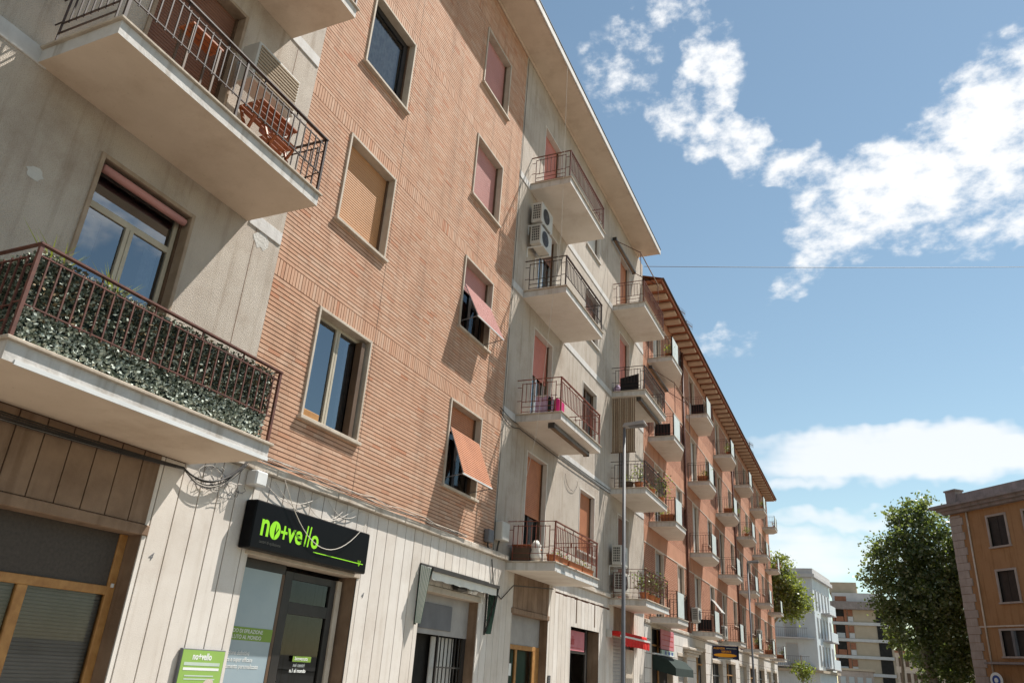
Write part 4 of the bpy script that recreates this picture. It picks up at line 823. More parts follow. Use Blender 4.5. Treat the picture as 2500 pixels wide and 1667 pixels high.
for i in range(n+1): u = i/n; vs += [(.03+.79*u, 23.60+.012*math.sin(i*2.2), 10.24), (.03+.79*u, 23.60+.012*math.sin(i*2.2+.6), 8.36)]
q.add(vs, [(2*i, 2*i+2, 2*i+3, 2*i+1) for i in range(n)]); t = empty('cane_blind', (.42, 23.6, 8.36)); tag(t, 'striped brown blind hung across the near end of a grey-bay balcony behind the lamp head', 'blind')
q.m = [i % 2 for i in range(len(q.m))]; q.build('blind_cloth', ['cane', 'fab_brown'], t); q = MB(); q.bar((.0, 23.6, 8.35), (.85, 23.6, 8.35), .03); q.build('bottom_bar', 'fab_brown', t)
q = MB(); q.add([(.30, 23.64, 10.50), (.94, 23.64, 10.50), (.94, 23.64, 11.10), (.30, 23.64, 10.98)], [(0, 1, 2, 3)]); q.box(.30, .94, 23.62, 23.638, 10.5, 10.98); tag(q.build('balcony_screen', 'fab_black'), 'black cloth screen on the near railing above the striped brown blind', 'screen')
t = empty('washing_machine_cover', (.6, 24.4, 10.5)); tag(t, 'pale bags stacked behind the black cloth screen, third-floor grey balcony', 'bags')
q = MB(); q.lathe((.15, 23.8, 10.5), [(.1, 0), (.14, .08), (.12, .2), (.05, .3)], 9); q.build('bag', 'sheet_pale', t, smooth=True)
# rolled awnings under slabs and the two open frames
def roll(y0, y1, x, z, label, frame=None):
    t = empty('roller_awning', (x, (y0+y1)/2, z)); tag(t, label, 'awning')
    q = MB(); q.tube([(x, y0, z), (x, y1, z)], .055, 8); q.build('fabric_roll', 'fab_brown', t, smooth=True); q = MB(); q.box(x+.05, x+.09, y0, y1, z-.02, z+.05, ch=.008); q.build('head_rail', 'metal_grey', t)
    for yy in (y0, y1): q = MB(); q.box(x-.07, x+.09, yy-.02, yy+.02, z-.05, z+.09, ch=.01); q.build('bracket', 'metal_dark', t)
    if frame:
        xo, zo, zr = frame
        for yy in (y0+.05, y1-.05): q = MB(); q.bar((x, yy, z), (xo, yy, zo), .022); q.bar((xo, yy, zo), (xo, yy, zr), .022); q.build('arm', 'rail_brown', t)
        q = MB(); q.bar((xo, y0, zo), (xo, y1, zo), .03); q.build('front_bar', 'fab_brown', t)
    return t
roll(16.0, 18.6, .84, 6.90, 'brown rolled awning under the second-floor rusty balcony'); roll(23.75, 26.4, .90, 10.2, 'brown rolled awning under the third-floor slab beside the striped blind')
roll(23.3, 26.0, .12, 16.36, 'rolled awning with thin rusty frame over the top far grey balcony', (1.1, 15.65, 14.7)); 

# ================================================================== ORANGE BUILDING
B2 = empty('apartment_building', (-5, 49.6, 0)); tag(B2, 'long orange brick block with six columns of chamfered white balconies and corbelled eave', 'building')
COLS = [28.6+7.62*k for k in range(6)]; OS = [3.45, 6.85, 10.18, 13.54]; YE = 71.3
OD = []; OWN = []; FLAT = []
for k, c in enumerate(COLS):
    for j, s in enumerate(OS):
        OD.append((c+.95, c+2.35, s+.2, s+2.75, k, j))
        if k < 5: OWN.append((c+4.90, c+6.25, s+1.30, s+2.75, k, j))
g = MB(); holes = [h[:4] for h in OD+OWN]
for j, s in enumerate(OS):
    g.sheet(0, 27.85, YE, s+.0, s+2.75, holes, 0)
    g.sheet(.004, 27.85, YE, s+2.75, OS[j+1] if j < 3 else 16.85, [], 1)
GFO = [(28.9, 32.2, -1, 3.3), (33.2, 34.9, -1, 2.5), (37.0, 39.2, -1, 2.9), (41.0, 44.0, -1, 2.5), (45.2, 48.4, -1, 2.6), (50, 52.8, -1, 2.6), (54.4, 57.4, -1, 2.6), (59, 62, -1, 2.6), (63.4, 66, -1, 2.6), (67.5, 70.3, -1, 2.6)]
g.sheet(.01, 27.85, YE, 0, 3.45, GFO, 2)
g.add([(-11, YE, 0), (0.01, YE, 0), (0.01, YE, 16.9), (-11, YE, 16.9)], [(3, 2, 1, 0)], 1)
g.add([(-11, 27.86, 0), (-11, YE, 0), (-11, YE, 16.9), (-11, 27.86, 16.9)], [(0, 1, 2, 3)], 1)
g.build('wall', ['orange_brick', 'orange_plaster', 'stone_blocks'], B2)
for j, s in enumerate(OS):
    q = MB(); q.box(-.01, .016, 27.86, YE, s+2.72, s+2.765, ch=.004); q.build('string_course', 'orange_trim', B2)
q = MB(); q.box(-.01, .06, 27.86, YE, 3.40, 3.52, ch=.01); q.build('cornice', 'cornice', B2)
rs = random.Random(21); SH = ['sh_white', 'sh_grey', 'sh_brown', 'sh_white', 'sh_white', 'orange_trim']
for y0, y1, z0, z1, k, j in OD: opening('shutter', (y0, y1, z0, z1), name='balcony_door', sh=rs.choice(SH), sill=False, trim=.06, proud=.012, tm='orange_trim', parent=B2, closed=rs.choice((1, 1, .6, .45)), fm='metal_white', curtain=False)
for y0, y1, z0, z1, k, j in OWN:
    if (k, j) in ((1, 0), (3, 1)): opening('tilt', (y0, y1, z0, z1), sh='sh_white', trim=.06, proud=.012, tm='orange_trim', parent=B2, tilt=(z1-.7, z0+.15, .5), fm='brown_frame')
    else: opening('shutter', (y0, y1, z0, z1), sh=rs.choice(SH), trim=.06, proud=.012, tm='orange_trim', parent=B2, closed=rs.choice((1, .7, .5, .3)), fm='metal_white', curtain=False)
def obalcony(c, s, k, j):
    e = 3.2 if k < 5 else 2.5
    plan = [(0, c), (1.03, c), (1.03, c+1.78), (.62, c+e), (0, c+e)]
    q = MB(); q.prism(plan, s, s+.165, 1, mbot=0); b = q.build('balcony', ['soffit_white', 'slab_edge'], B2)
    q = MB(); q.prism([(0, c-.03), (1.06, c-.03), (1.06, c+1.79), (.645, c+e+.03), (0, c+e+.03)], s+.166, s+.195, 0); q.build('floor_edge', 'tile_edge', b)
    zf = s+.195; zt = zf+.90; q = MB(); ln = [(.03, c+.03), (1.0, c+.03), (1.0, c+1.77), (.60, c+e-.03), (.03, c+e-.03)]
    for (x0, y0), (x1, y1) in zip(ln, ln[1:]):
        for zz in (zt, zt-.10, zf+.10): q.bar((x0, y0, zz), (x1, y1, zz), .02, .012)
        n = max(2, int(math.hypot(x1-x0, y1-y0)/.115))
        for i in range(n+1):
            u = i/n; p = (x0+(x1-x0)*u, y0+(y1-y0)*u); r_ = .026 if i in (0, n) else .013; q.box(p[0]-r_/2, p[0]+r_/2, p[1]-r_/2, p[1]+r_/2, zf-.02, zt if i in (0, n) else zt-.10)
    q.build('railing', 'rail_brown' if (k+j) % 3 else 'rail_dark', b)
    q = MB(); q.box(1.022, 1.036, c+.06, c+1.10, zf+.02, zt-.02, ch=.003); q.build('privacy_panel', 'panel_glass', b)
    return b
for k, c in enumerate(COLS):
    for j, s in enumerate(OS): obalcony(c, s, k, j)
# corbelled eave
n = 0; y = 28.0
q = MB(); q.box(-11, .80, 27.87, YE+.05, 16.86, 16.96); ev = q.build('eave', 'rust_board', B2)
q = MB(); q.box(.802, .84, 27.87, YE+.07, 16.80, 17.0, ch=.008); q.build('fascia', 'rust_board', ev)
q = MB(); q.tube([(.87, 27.87, 16.97), (.87, YE+.05, 16.97)], .045, 8); q.build('gutter', 'roof_edge', ev, smooth=True)
q = MB(); q.box(0.02, .74, -.21, .21, 0, .14, ch=.03); v_ = q.build('corbel', 'rafter', ev, origin=(0, 0, 0)); ls = [(0, 28.25+.885*i, 16.715) for i in range(49)]; v_.location = ls[0]; WL[v_.name] = Vector(ls[0]); copies(v_, 'corbel', ev, ls[1:])
q = MB(); q.add([(.86, 27.87, 17.0), (.86, YE+.05, 17.0), (-5, YE+.05, 18.7), (-5, 27.87, 18.7)], [(0, 1, 2, 3)]); q.add([(-5, 27.87, 18.7), (-5, YE+.05, 18.7), (-11, YE+.05, 17), (-11, 27.87, 17)], [(0, 1, 2, 3)]); q.build('roof', 'terracotta', B2)
q = MB(); q.tube([(.06, 35.4, 16.8), (.06, 35.4, 3.5)], .05, 8); q.build('downpipe', 'rail_brown', B2, smooth=True); q = MB(); q.tube([(.06, 50.6, 16.8), (.06, 50.6, 3.5)], .05, 8); q.build('downpipe', 'rail_brown', B2, smooth=True)
for i, (y0, y1, _, z1) in enumerate(GFO):
    q = MB(); q.box(-.25, .012, y0-.10, y0, 0, z1, ch=.01); q.box(-.25, .012, y1, y1+.10, 0, z1, ch=.01); q.box(-.25, .03, y0-.1, y1+.1, z1, z1+.14, ch=.01); w = q.build('shopfront', 'stone_trim', B2)
    q = MB(); q.add([(-.22, y0, 0), (-.22, y1, 0), (-.22, y1, z1), (-.22, y0, z1)], [(0, 1, 2, 3)])
    if i in (1, 5, 8): q = MB(); shutter_mesh(q, -.15, y0, y1, 0, z1, .12)
    q.build('roller' if i in (1, 5, 8) else 'dark_interior', 'sh_grey' if i in (1, 5, 8) else 'interior', w)
    if i not in (1, 5, 8): q = MB(); q.box(-.20, -.15, (y0+y1)/2-.04, (y0+y1)/2+.04, 0, z1); q.box(-.20, -.15, y0, y1, z1-.6, z1-.54); q.build('door_frame', 'metal_grey' if i % 2 else 'wood', w)
q = MB(); q.box(0.0, .30, 34.2, 37.2, 2.80, 2.90, ch=.02); q.box(0, .22, 34.3, 37.1, 2.70, 2.80, ch=.02); q.box(0, .14, 34.4, 37.0, 2.58, 2.70, ch=.02); q.build('door_hood', 'cornice', B2)
# things on the orange building
t = empty('projecting_sign', (.6, 41, 2.69)); tag(t, 'navy projecting sign lettered AGENZIA SERVICE with a yellow oval', 'sign')
q = MB(); q.box(.03, 1.25, 41.0, 41.12, 2.69, 3.29, ch=.01); q.build('sign_box', 'sign_navy', t)
text('lettering', 'AGENZIA', .13, (.09, 40.996, 3.13), 'sign_yellow', t, face='y', off=.002); text('lettering', 'SERVICE', .13, (.47, 40.996, 2.985), 'sign_yellow', t, face='y', off=.002)
q = MB(); n = 26; q.add([(.64+.55*math.cos(k*2*math.pi/n), 40.995, 2.86+.085*math.sin(k*2*math.pi/n)) for k in range(n)], [tuple(range(n))]); q.build('yellow_oval', 'sign_yellow', t)
for a, b, z in ((.3, 1.0, 2.725), (.7, 1.2, 3.165)): q = MB(); q.box(a, b, 40.994, 40.998, z, z+.018); q.build('small_print', 'print_pale', t); q = MB(); q.box(1.25, 1.28, 40.98, 41.14, 2.66, 3.32); q.build('end_cap', 'metal_white', t)
t = empty('shop_sign', (.05, 31.2, 2.6)); tag(t, 'faded red panelled shop sign above the dark green hood', 'shop sign')
q = MB(); q.box(.02, .07, 30.1, 32.25, 2.62, 3.32, ch=.01); q.build('sign_panel', 'sign_pink', t)
for z in (2.75, 2.95, 3.12): q = MB(); q.box(.071, .075, 30.25, 32.1, z, z+.03); q.build('sign_stripe', 'sign_red', t)
q = MB(); q.box(.03, .08, 30.1, 32.25, 2.42, 2.60, ch=.005); q.build('lower_strip', 'print_pale', t)
for y in (30.6, 31.2, 31.7): q = MB(); q.box(.081, .084, y, y+.28, 2.45, 2.57); q.build('blue_square', 'sign_blue', t)
t = empty('canopy', (.5, 29.5, 1.7)); tag(t, 'dark green fabric hood over the shop door beneath the red sign', 'awning')
q = MB(); yA, yB = 28.95, 32.0; v = [(.02, yA, 2.38), (.02, yB, 2.38), (.55, yB, 2.26), (.55, yA, 2.26), (.85, yA, 1.98), (.85, yB, 1.98), (.85, yA, 1.72), (.85, yB, 1.72), (.02, yA, 1.9), (.02, yB, 1.9)]
q.add(v, [(0, 3, 2, 1), (3, 4, 5, 2), (4, 6, 7, 5), (0, 8, 6, 4, 3), (1, 2, 5, 7, 9)]); q.build('hood_fabric', 'fab_dkgreen', t); q = MB(); q.box(.0, .12, yA, yB, 2.39, 2.45, ch=.01); q.build('hood_rail', 'metal_white', t)
for k, j, lab in ((0, 2, 'near third-floor'), (1, 3, 'top-floor second-column'), (1, 0, 'first-floor second-column')):
    c, s = COLS[k], OS[j]; q = MB(); q.box(.28, .88, c+.055, c+.075, s+.22, s+.70, ch=.004); tag(q.build('balcony_screen', 'fab_black'), 'black panel on the near railing of the %s orange balcony' % lab, 'screen')
roll(28.3, 31.2, .18, 13.20, 'open brown awning frame under the nearest top orange balcony', (1.15, 12.45, 11.2))
names = ['nearest', 'second', 'third', 'fourth', 'fifth', 'last']; flo = ['first-floor', 'second-floor', 'third-floor', 'top-floor']
for k, j, x, dy, kw in ((0, 3, .8, .35, {}), (0, 1, .5, .4, dict(tall=.3, n=50)), (1, 2, .75, .5, dict(mats=('leaf_light', 'leaf_dry'))), (2, 3, .8, .5, {}), (2, 2, .9, 1.4, dict(tall=.35, n=120)), (3, 2, .6, .5, {}), (4, 3, .85, .8, dict(mats=('leaf_light', 'leaf'))), (5, 3, .85, 1.2, dict(mats=('leaf_light', 'pink'))), (4, 2, .9, 1.3, dict(mats=('leaf', 'sh_red'))), (5, 2, .9, 1.3, dict(mats=('leaf', 'pink'))), (4, 0, .8, .6, dict(mats=('leaf_dry', 'leaf'))), (5, 0, .8, .6, dict(mats=('leaf', 'leaf_dry'))), (3, 0, .8, .6, dict(mats=('leaf', 'leaf_light')))):
    pot(x, COLS[k]+dy, OS[j]+.2, 'potted plant on the %s balcony of the %s column, orange building' % (flo[j], names[k]), **{**dict(tall=.5, spread=.35, n=110), **kw})
for k, j in ((0, 1), (1, 2), (2, 2), (5, 0), (4, 0)): planter(.45, .92, COLS[k]+.08, COLS[k]+.32, OS[j]+.2, .26, 'red-brown trough by the near railing of the %s balcony, %s column, orange building' % (flo[j], names[k]), None, 40)
aircon(.10, 35.75, 4.0, 'white unit on orange brick beside the downpipe after the nearest column', w=.8); aircon(.10, 66.0, 4.4, 'white unit at first-floor height near the far end of the orange block', w=.8)
aircon(.08, 43.0, 3.75, 'white unit on orange brick between first-floor balconies, third column', w=.8); aircon(.10, 58.0, 4.55, 'white unit on orange brick near the far lamp post', w=.8)
def antenna(x, y, z, h, label):
    t = empty('antenna', (x, y, z)); tag(t, label, 'antenna', 'television aerials on the orange roof')
    q = MB(); q.tube([(x, y, z-.6), (x, y, z+h)], .032, 6); q.build('mast', 'metal_grey', t)
    for zz, l, nn in ((z+h*.95, 1.3, 11), (z+h*.62, 1.0, 9), (z+h*.4, .8, 7)):
        q = MB(); q.bar((x-.2, y-l/2, zz), (x+.2, y+l/2, zz), .03)
        for i in range(nn): u = (i/(nn-1)-.5); q.bar((x+.4*u, y+l*u, zz-.24*(1-.4*u)), (x+.4*u, y+l*u, zz+.24*(1-.4*u)), .014)
        q.build('boom', 'metal_grey', t)
antenna(.12-.5, 39.0, 17.6, 2.6, 'television aerial on the orange roof near its near end'); antenna(-.3, 36.6, 17.5, 2.4, 'second aerial close to the near end of the orange roof'); antenna(-.1, 62.5, 17.6, 2.2, 'television aerial towards the far end of the orange roof')

# ================================================================== STREET LAMPS
def lamp(x, y, h, label):
    t = empty('street_lamp', (x, y, 0)); tag(t, label, 'street lamp', 'grey street lamps along the pavement')
    q = MB(); q.tube([(x, y, 0), (x, y, 1.2), (x, y, 1.25), (x, y, h)], [.07, .07, .052, .038], 12); q.build('pole', 'metal_grey', t, smooth=True)
    q = MB(); q.box(x-.16, x+.16, y-.16, y+.16, 0, .03, ch=.01); q.build('base_plate', 'metal_grey', t)
    q = MB(); q.tube([(x, y, h), (x, y, h+.08), (x+.12, y, h+.12)], .035, 8); q.build('arm', 'metal_grey', t)
    q = MB(); v = [(x-.02, y-.12, h+.06), (x+.58, y-.14, h+.10), (x+.58, y+.14, h+.10), (x-.02, y+.12, h+.06), (x+.02, y-.10, h+.15), (x+.52, y-.10, h+.20), (x+.52, y+.10, h+.20), (x+.02, y+.10, h+.15)]
    q.add(v, [(3, 2, 1, 0), (4, 5, 6, 7), (0, 1, 5, 4), (1, 2, 6, 5), (2, 3, 7, 6), (3, 0, 4, 7)]); q.build('lamp_head', 'sh_grey', t)
    q = MB(); q.box(x+.12, x+.52, y-.10, y+.10, h+.055, h+.082, ch=.01); q.build('lens', 'metal_grey', t)
lamp(2.0, 18.2, 7.40, 'nearer grey street lamp in front of the striped brown blind'); lamp(2.0, 40.5, 7.13, 'farther grey street lamp in front of the orange building')

# ================================================================== FAR BUILDINGS
def quadwall(q, p0, p1, z0, z1, mi=0): q.add([(p0[0], p0[1], z0), (p1[0], p1[1], z0), (p1[0], p1[1], z1), (p0[0], p0[1], z1)], [(0, 1, 2, 3)], mi)
def fbox(q, P, d, t0, t1, n0, n1, z0, z1, mi=0):
    """box in a facade frame: t along the facade, n outwards"""
    d = Vector((d[0], d[1], 0)).normalized(); nn = Vector((d.y, -d.x, 0)); P = Vector((P[0], P[1], 0)); pts = [P+d*t0+nn*n0, P+d*t1+nn*n0, P+d*t1+nn*n1, P+d*t0+nn*n1]
    q.prism([(p.x, p.y) for p in pts], z0, z1, mi)
# ochre corner building on the right
B3 = empty('corner_building', (20, 56, 0)); tag(B3, 'ochre corner house with grey quoins, shuttered windows and brown parapet', 'building')
P3, d3 = (12.75, 56.0), (.643, -.766)      # facade runs towards the camera's right; outward side faces the street
D3 = Vector((d3[0], d3[1], 0)); n3 = Vector((d3[1], -d3[0], 0))
wins = [(2.75, 3.95, 10.1, 11.85), (2.75, 3.95, 6.95, 8.68), (2.30, 3.95, 4.04, 5.41), (5.2, 6.4, 10.1, 11.85), (5.2, 6.4, 6.95, 8.68), (5.2, 6.4, 3.9, 5.41), (8.2, 9.4, 10.1, 11.85), (8.2, 9.4, 6.95, 8.68), (8.2, 9.4, 3.9, 5.41)]
tmp = MB(); tmp.sheet(0, 0, 14, 0, 12.6, wins)
def f3(v): p = Vector((P3[0], P3[1], 0))+D3*v[1]+n3*v[0]; return (p.x, p.y, v[2])
q = MB(); q.add([f3(v) for v in tmp.v], tmp.f); e3 = Vector((.766, .643, 0))
q.add([(P3[0], P3[1], 0), (P3[0]+e3.x*12, P3[1]+e3.y*12, 0), (P3[0]+e3.x*12, P3[1]+e3.y*12, 12.6), (P3[0], P3[1], 12.6)], [(0, 1, 2, 3)]); q.build('wall', 'ochre', B3)
for a, b, z0, z1 in wins:
    q = MB(); fbox(q, P3, d3, a-.12, a, -.02, .05, z0, z1+.12); fbox(q, P3, d3, b, b+.12, -.02, .05, z0, z1+.12); fbox(q, P3, d3, a, b, -.02, .05, z1, z1+.12); fbox(q, P3, d3, a-.16, b+.16, -.02, .12, z0-.1, z0); w = q.build('window', 'quoin', B3)
    q = MB(); fbox(q, P3, d3, a, (a+b)/2-.01, -.16, -.10, z0, z1); q.build('shutter', 'dark_frame', w); q = MB(); fbox(q, P3, d3, (a+b)/2+.01, b, -.16, -.10, z0, z1); q.build('shutter', 'dark_frame', w)
q = MB(); fbox(q, P3, d3, .3, 13.5, -.5, -.4, 3, 12.4); q.build('dark_interior', 'interior', B3)
q = MB(); fbox(q, P3, d3, (2.3+3.95)/2-.1, (2.3+3.95)/2+.06, -.09, .1, 4.04, 5.41); q.build('open_shutter', 'metal_grey', B3)
z = .2; i = 0
while z < 12.2:
    h = .46; q = MB(); fbox(q, P3, d3, -.02, .95 if i % 2 else .80, .0, .045+.01*(i % 3), z, min(z+h-.02, 12.3)); q.build('quoin_block', 'quoin', B3); z += h; i += 1
q = MB(); fbox(q, P3, d3, -.5, 14, 0, .55, 12.6, 12.78); fbox(q, P3, d3, -.3, 14, 0, .35, 12.42, 12.6); fbox(q, P3, d3, -.8, 14, 0, .80, 12.78, 12.95); q.build('cornice', 'grey_cornice', B3)
q = MB(); fbox(q, P3, d3, .8, 14, -.3, 0, 12.95, 13.62); fbox(q, P3, d3, 0, .8, -.5, .1, 12.95, 13.85); fbox(q, P3, d3, -.06, .86, -.56, .16, 13.85, 13.95); q.build('parapet', 'grey_cornice', B3)
q = MB(); fbox(q, P3, d3, .95, 14, 0, .07, 5.62, 5.70); q.build('string_course', 'orange_trim', B3)
q = MB(); p = Vector((P3[0], P3[1], 0))+D3*1.35+n3*.09; q.tube([(p.x, p.y, 12.4), (p.x, p.y, 3)], .05, 8); q.build('downpipe', 'orange_trim', B3, smooth=True)
q = MB(); fbox(q, P3, d3, 1.2, 14, .0, .5, 3.6, 3.72); q.build('canopy_ledge', 'grey_cornice', B3)
t = empty('round_sign', (13.9, 54.4, 2.4)); tag(t, 'round white and blue sign at the foot of the ochre corner house', 'sign')
c0 = Vector((P3[0], P3[1], 0))+D3*1.87+n3*.5
for r_, m, dd_ in ((.42, 'print_white', 0), (.27, 'sign_blue', .01), (.13, 'print_white', .02)):
    q = MB(); n = 26; q.add([tuple(c0+n3*(dd_)+D3*(r_*math.cos(k*2*math.pi/n))+Vector((0, 0, 2.75+r_*math.sin(k*2*math.pi/n)))) for k in range(n)]+[tuple(c0+n3*(dd_-.03)+D3*(r_*math.cos(k*2*math.pi/n))+Vector((0, 0, 2.75+r_*math.sin(k*2*math.pi/n)))) for k in range(n)], [tuple(range(n)), tuple(range(n, 2*n))[::-1]]+[(k, (k+1) % n, n+(k+1) % n, n+k) for k in range(n)]); q.build('disc', m, t)
q = MB(); q.tube([tuple(c0-n3*.06+Vector((0, 0, 0))), tuple(c0-n3*.06+Vector((0, 0, 3.1)))], .03, 8); q.build('post', 'metal_grey', t)
# pale blue house beyond the orange block
B4 = empty('pale_house', (-1, 95, 0)); tag(B4, 'pale blue-white four-storey house beyond the orange block', 'building')
c1_, c2_, c3_ = (-9, 90), (2.2, 90), (3.45, 99.5)
q = MB(); quadwall(q, c1_, c2_, 0, 12.6, 0); quadwall(q, c2_, c3_, 0, 12.6, 0); quadwall(q, c3_, (-6, 101), 0, 12.6, 0); q.build('wall', 'pale_blue', B4)
q = MB(); q.prism([(-9, 89.6), (2.5, 89.6), (3.85, 99.9), (-7, 102)], 12.6, 12.95); q.prism([(-9, 89.8), (2.35, 89.8), (3.65, 99.7), (-7, 101.6)], 12.95, 13.5); q.build('cornice', 'pale_slab', B4)
for zz in (3.75, 6.5, 9.3):
    q = MB(); q.prism([(-3, 89.2), (1.4, 89.2), (2.0, 89.95), (-3, 89.95)], zz-.12, zz); w = q.build('balcony', 'pale_slab', B4); q = MB()
    for i in range(22): q.box(-2.9+i*.2, -2.88+i*.2, 89.24, 89.26, zz, zz+.9)
    q.box(-3, 1.4, 89.23, 89.27, zz+.9, zz+.94); q.build('railing', 'metal_grey', w)
    dv = Vector((c3_[0]-c2_[0], c3_[1]-c2_[1], 0)).normalized(); q = MB(); fbox(q, c2_, (dv.x, dv.y), 3.5, 7.5, .0, .9, zz-.12, zz); w = q.build('balcony', 'pale_slab', B4); q = MB(); fbox(q, c2_, (dv.x, dv.y), 3.6, 7.4, .84, .88, zz, zz+.9); q.build('parapet_panel', 'pale_blue', w)
    for tt in (1.0, 2.6, 4.4, 6.2, 8.0): q = MB(); fbox(q, c2_, (dv.x, dv.y), tt, tt+.75, -.05, .03, zz+.1, zz+2.2); w = q.build('window', 'pale_slab', B4); q = MB(); fbox(q, c2_, (dv.x, dv.y), tt+.08, tt+.67, .0, .04, zz+.15, zz+2.1); q.build('shutter', 'metal_grey', w)
    for xx in (-.9,): q = MB(); q.box(xx, xx+1.2, 89.93, 90.02, zz+.02, zz+2.2); w = q.build('window', 'pale_slab', B4); q = MB(); q.box(xx+.08, xx+1.12, 89.9, 89.93, zz+.05, zz+2.1); q.build('shutter', 'pale_grey', w)
q = MB(); q.prism([(-9, 89.4), (2.6, 89.4), (3.9, 99.6), (3.4, 100)], 3.2, 3.45); q.build('shop_fascia', 'beige', B4)
# low row of stalls / annex
B5 = empty('annex_building', (4, 110, 0)); tag(B5, 'low stone annex at street level beyond the pale house', 'building')
q = MB(); q.box(3.2, 7.2, 108, 116, 0, 4.0, ch=.05); q.build('wall', 'quoin', B5); q = MB(); q.box(3.0, 7.4, 107.8, 116.2, 4.0, 4.25); q.build('cornice', 'beige', B5)
for i in range(4): q = MB(); q.box(3.5+i*.95, 4.1+i*.95, 107.95, 108.02, 1.2, 3.3); q.build('window', 'pale_grey', B5)
# beige block
B6 = empty('apartment_block', (6, 135, 0)); tag(B6, 'beige six-storey block with recessed brick balconies at the end of the street', 'building')
q = MB(); q.box(2.4, 10.3, 130, 145, 0, 12.9); q.build('wall', 'beige', B6); q = MB(); q.box(1.8, 10.6, 129.0, 145.2, 12.9, 14.0); q.build('attic_band', 'grey_cornice', B6)
q = MB(); q.box(2.6, 9.6, 131, 144, 14.0, 15.4); w = q.build('penthouse', 'pale_slab', B6); q = MB(); q.box(2.3, 6.2, 131.5, 143, 15.4, 17.0); q.build('upper_penthouse', 'beige', w); q = MB(); q.box(3.0, 4.6, 130.95, 131, 14.2, 14.9); q.build('window', 'brick_far', w)
for i, zz in enumerate((1.9, 4.2, 6.5, 8.8, 11.1)):
    q = MB(); q.box(2.35, 10.2, 129.7, 129.98, zz-.35, zz+.05); w = q.build('floor_band', 'pale_slab', B6)
    for a, b in ((2.5, 4.4), (8.4, 10)): q = MB(); q.box(a, b, 129.9, 129.98, zz+.1, zz+1.9); q.build('loggia', 'interior', w)
    for a, b in ((2.5, 2.8), (4.1, 4.5)): q = MB(); q.box(a, b, 129.8, 129.89, zz+.1, zz+1.9); q.build('brick_pier', 'brick_far', w)
    q = MB(); q.box(4.6, 5.3, 129.9, 129.99, zz+.9, zz+1.8); q.build('window', 'brick_far', w); q = MB(); q.box(4.6, 5.3, 129.85, 129.98, zz+.1, zz+.8); q.build('window_apron', 'pale_slab', w)
    q = MB(); q.box(2.9, 4.0, 129.75, 129.8, zz+.1, zz+.8); q.build('balcony_front', 'pale_grey' if i % 2 else 'brick_far', w)
B7 = empty('far_building', (13, 180, 0)); tag(B7, 'distant terracotta and pale buildings glimpsed under the big plane tree', 'building')
q = MB(); q.box(9.2, 24, 170, 185, 0, 9); q.build('wall', 'orange_trim', B7)
for i in range(6):
    for j in range(3): q = MB(); q.box(9.6+i*1.1, 10.2+i*1.1, 169.9, 169.97, 1.2+j*2.7, 2.8+j*2.7); q.build('window', 'brown_frame', B7)
q = MB(); q.box(9.0, 24.2, 169.8, 185.2, 9, 9.4); q.build('roof', 'brick_far', B7)

# ================================================================== TREES
def tree(name, x, y, base_r, H, blobs, nleaf, ls, mats, label, lean=0, limbs=7, bark='bark', seed=1, th=4.0):
    rg_ = random.Random(seed); t = empty(name, (x, y, 0)); tag(t, label, 'tree')
    q = MB(); q.tube([(x, y, 0), (x+lean*.3, y, th*.4), (x+lean, y, th), (x+lean*1.2, y, th+2), (x+lean*1.2, y, H*.8)], [base_r, base_r*.8, base_r*.6, base_r*.4, base_r*.12], 9)
    for i in range(limbs):
        a = rg_.uniform(0, 6.28); z0 = th*rg_.uniform(.75, 1.3); b = rg_.choice(blobs); e = Vector((b[0]+rg_.gauss(0, .3)*b[3], b[1]+rg_.gauss(0, .3)*b[3], b[2])); s = Vector((x+lean, y, z0)); m = s.lerp(e, .5)+Vector((0, 0, .4))
        q.tube([s, m, e], [base_r*.38, base_r*.24, base_r*.06], 6)
    q.build('trunk', bark, t, smooth=True)
    wts = [b[3]**2*b[4] for b in blobs]; twigs = []
    for _ in range(nleaf//26):
        b = rg_.choices(blobs, wts)[0]
        while True:
            u = Vector((rg_.uniform(-1, 1), rg_.uniform(-1, 1), rg_.uniform(-1, 1)))
            if .25 < u.length < 1: break
        u = u*(.75+.35*rg_.random()); twigs.append((Vector((b[0]+u.x*b[3], b[1]+u.y*b[3], b[2]+u.z*b[4])), rg_.uniform(.15, .38)*(1 if b[3] > 1 else .8)))
    q = MB()
    def fn(r_):
        c, s = r_.choice(twigs); return c+Vector((r_.gauss(0, s), r_.gauss(0, s), r_.gauss(0, s*.8)))
    q.leaves(nleaf, fn, ls, tuple(range(len(mats))), seed+5); o = q.build('crown', list(mats), t); o['kind'] = 'stuff'
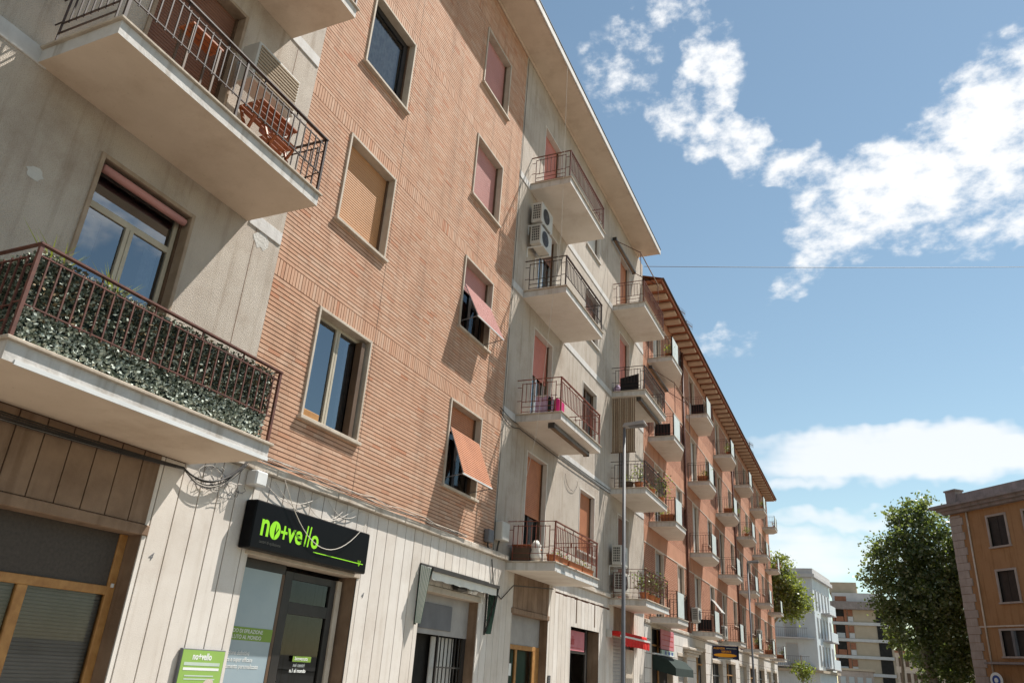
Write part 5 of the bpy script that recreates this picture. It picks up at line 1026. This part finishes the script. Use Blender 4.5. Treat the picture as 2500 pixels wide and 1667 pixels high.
tree('plane_tree', 11.2, 62, .42, 15, [(11.2, 62, 12.2, 2.4, 2.2), (9.6, 62, 10.6, 2.2, 2.4), (12.6, 62.5, 10.5, 2.6, 2.6), (9.4, 61.5, 8.2, 2.2, 2.0), (11.4, 61.5, 8.0, 2.6, 2.4), (9.9, 61.8, 6.2, 1.9, 1.6), (12.2, 62, 5.4, 2.2, 2.4), (8.3, 62, 9.6, 1.3, 1.6), (11.8, 62, 14.0, 1.5, 1.1), (13, 62, 3.4, 1.8, 2.2), (11.4, 62.3, 3.2, 1.6, 1.8), (14, 62, 7, 2.2, 4), (10.2, 62, 13.4, 1.3, 1.0), (8.6, 62, 7.0, 1.3, 1.3), (14.2, 62, 12, 1.8, 2.2), (12.6, 61.6, 8.4, 2.0, 2.2), (10.4, 61.6, 4.4, 1.5, 1.2)], 40000, .26, ('leaf', 'leaf', 'leaf', 'leaf_pale'), 'large dark plane tree beside the ochre corner house', seed=3, lean=-.6)
tree('plane_tree', 9.0, 66, .2, 7, [(9.0, 66, 5.6, .9, .8)], 500, .3, ('leaf', 'leaf_light'), 'slender pale-barked tree under the left edge of the big plane tree', lean=.2, limbs=4, seed=8, bark='paving', th=3.4)
tree('plane_tree', -.9, 77, .32, 13, [(.2, 77, 11.4, 1.2, 1.8), (1.0, 76.8, 9.8, 1.5, 1.3), (.2, 77, 9.0, 1.5, 1.4), (1.6, 76.6, 8.7, 1.2, 1.0), (-.6, 77.4, 10.5, 1.4, 1.6), (.6, 77, 7.9, 1.3, .8), (-1.5, 77, 8.5, 1.5, 1.4)], 13000, .26, ('leaf_light', 'leaf_light', 'leaf_pale'), 'sunlit yellow-green plane tree behind the end of the orange block', seed=4, th=8.2, limbs=5)
tree('plane_tree', 12.6, 88, .3, 9, [(12.4, 88, 6.5, 2.2, 2.0), (13.6, 88, 5, 2, 1.8), (11.4, 88, 5.2, 1.5, 1.3)], 4000, .3, ('leaf', 'leaf_light', 'leaf'), 'smaller street tree seen beneath the crown of the big plane tree', seed=12, th=3)
tree('street_bush', 1.7, 74, .09, 3.2, [(1.7, 74, 2.9, .85, .75)], 900, .2, ('leaf_light', 'leaf'), 'small yellow-green street tree at the foot of the orange block end', seed=6, th=2.2, limbs=3)
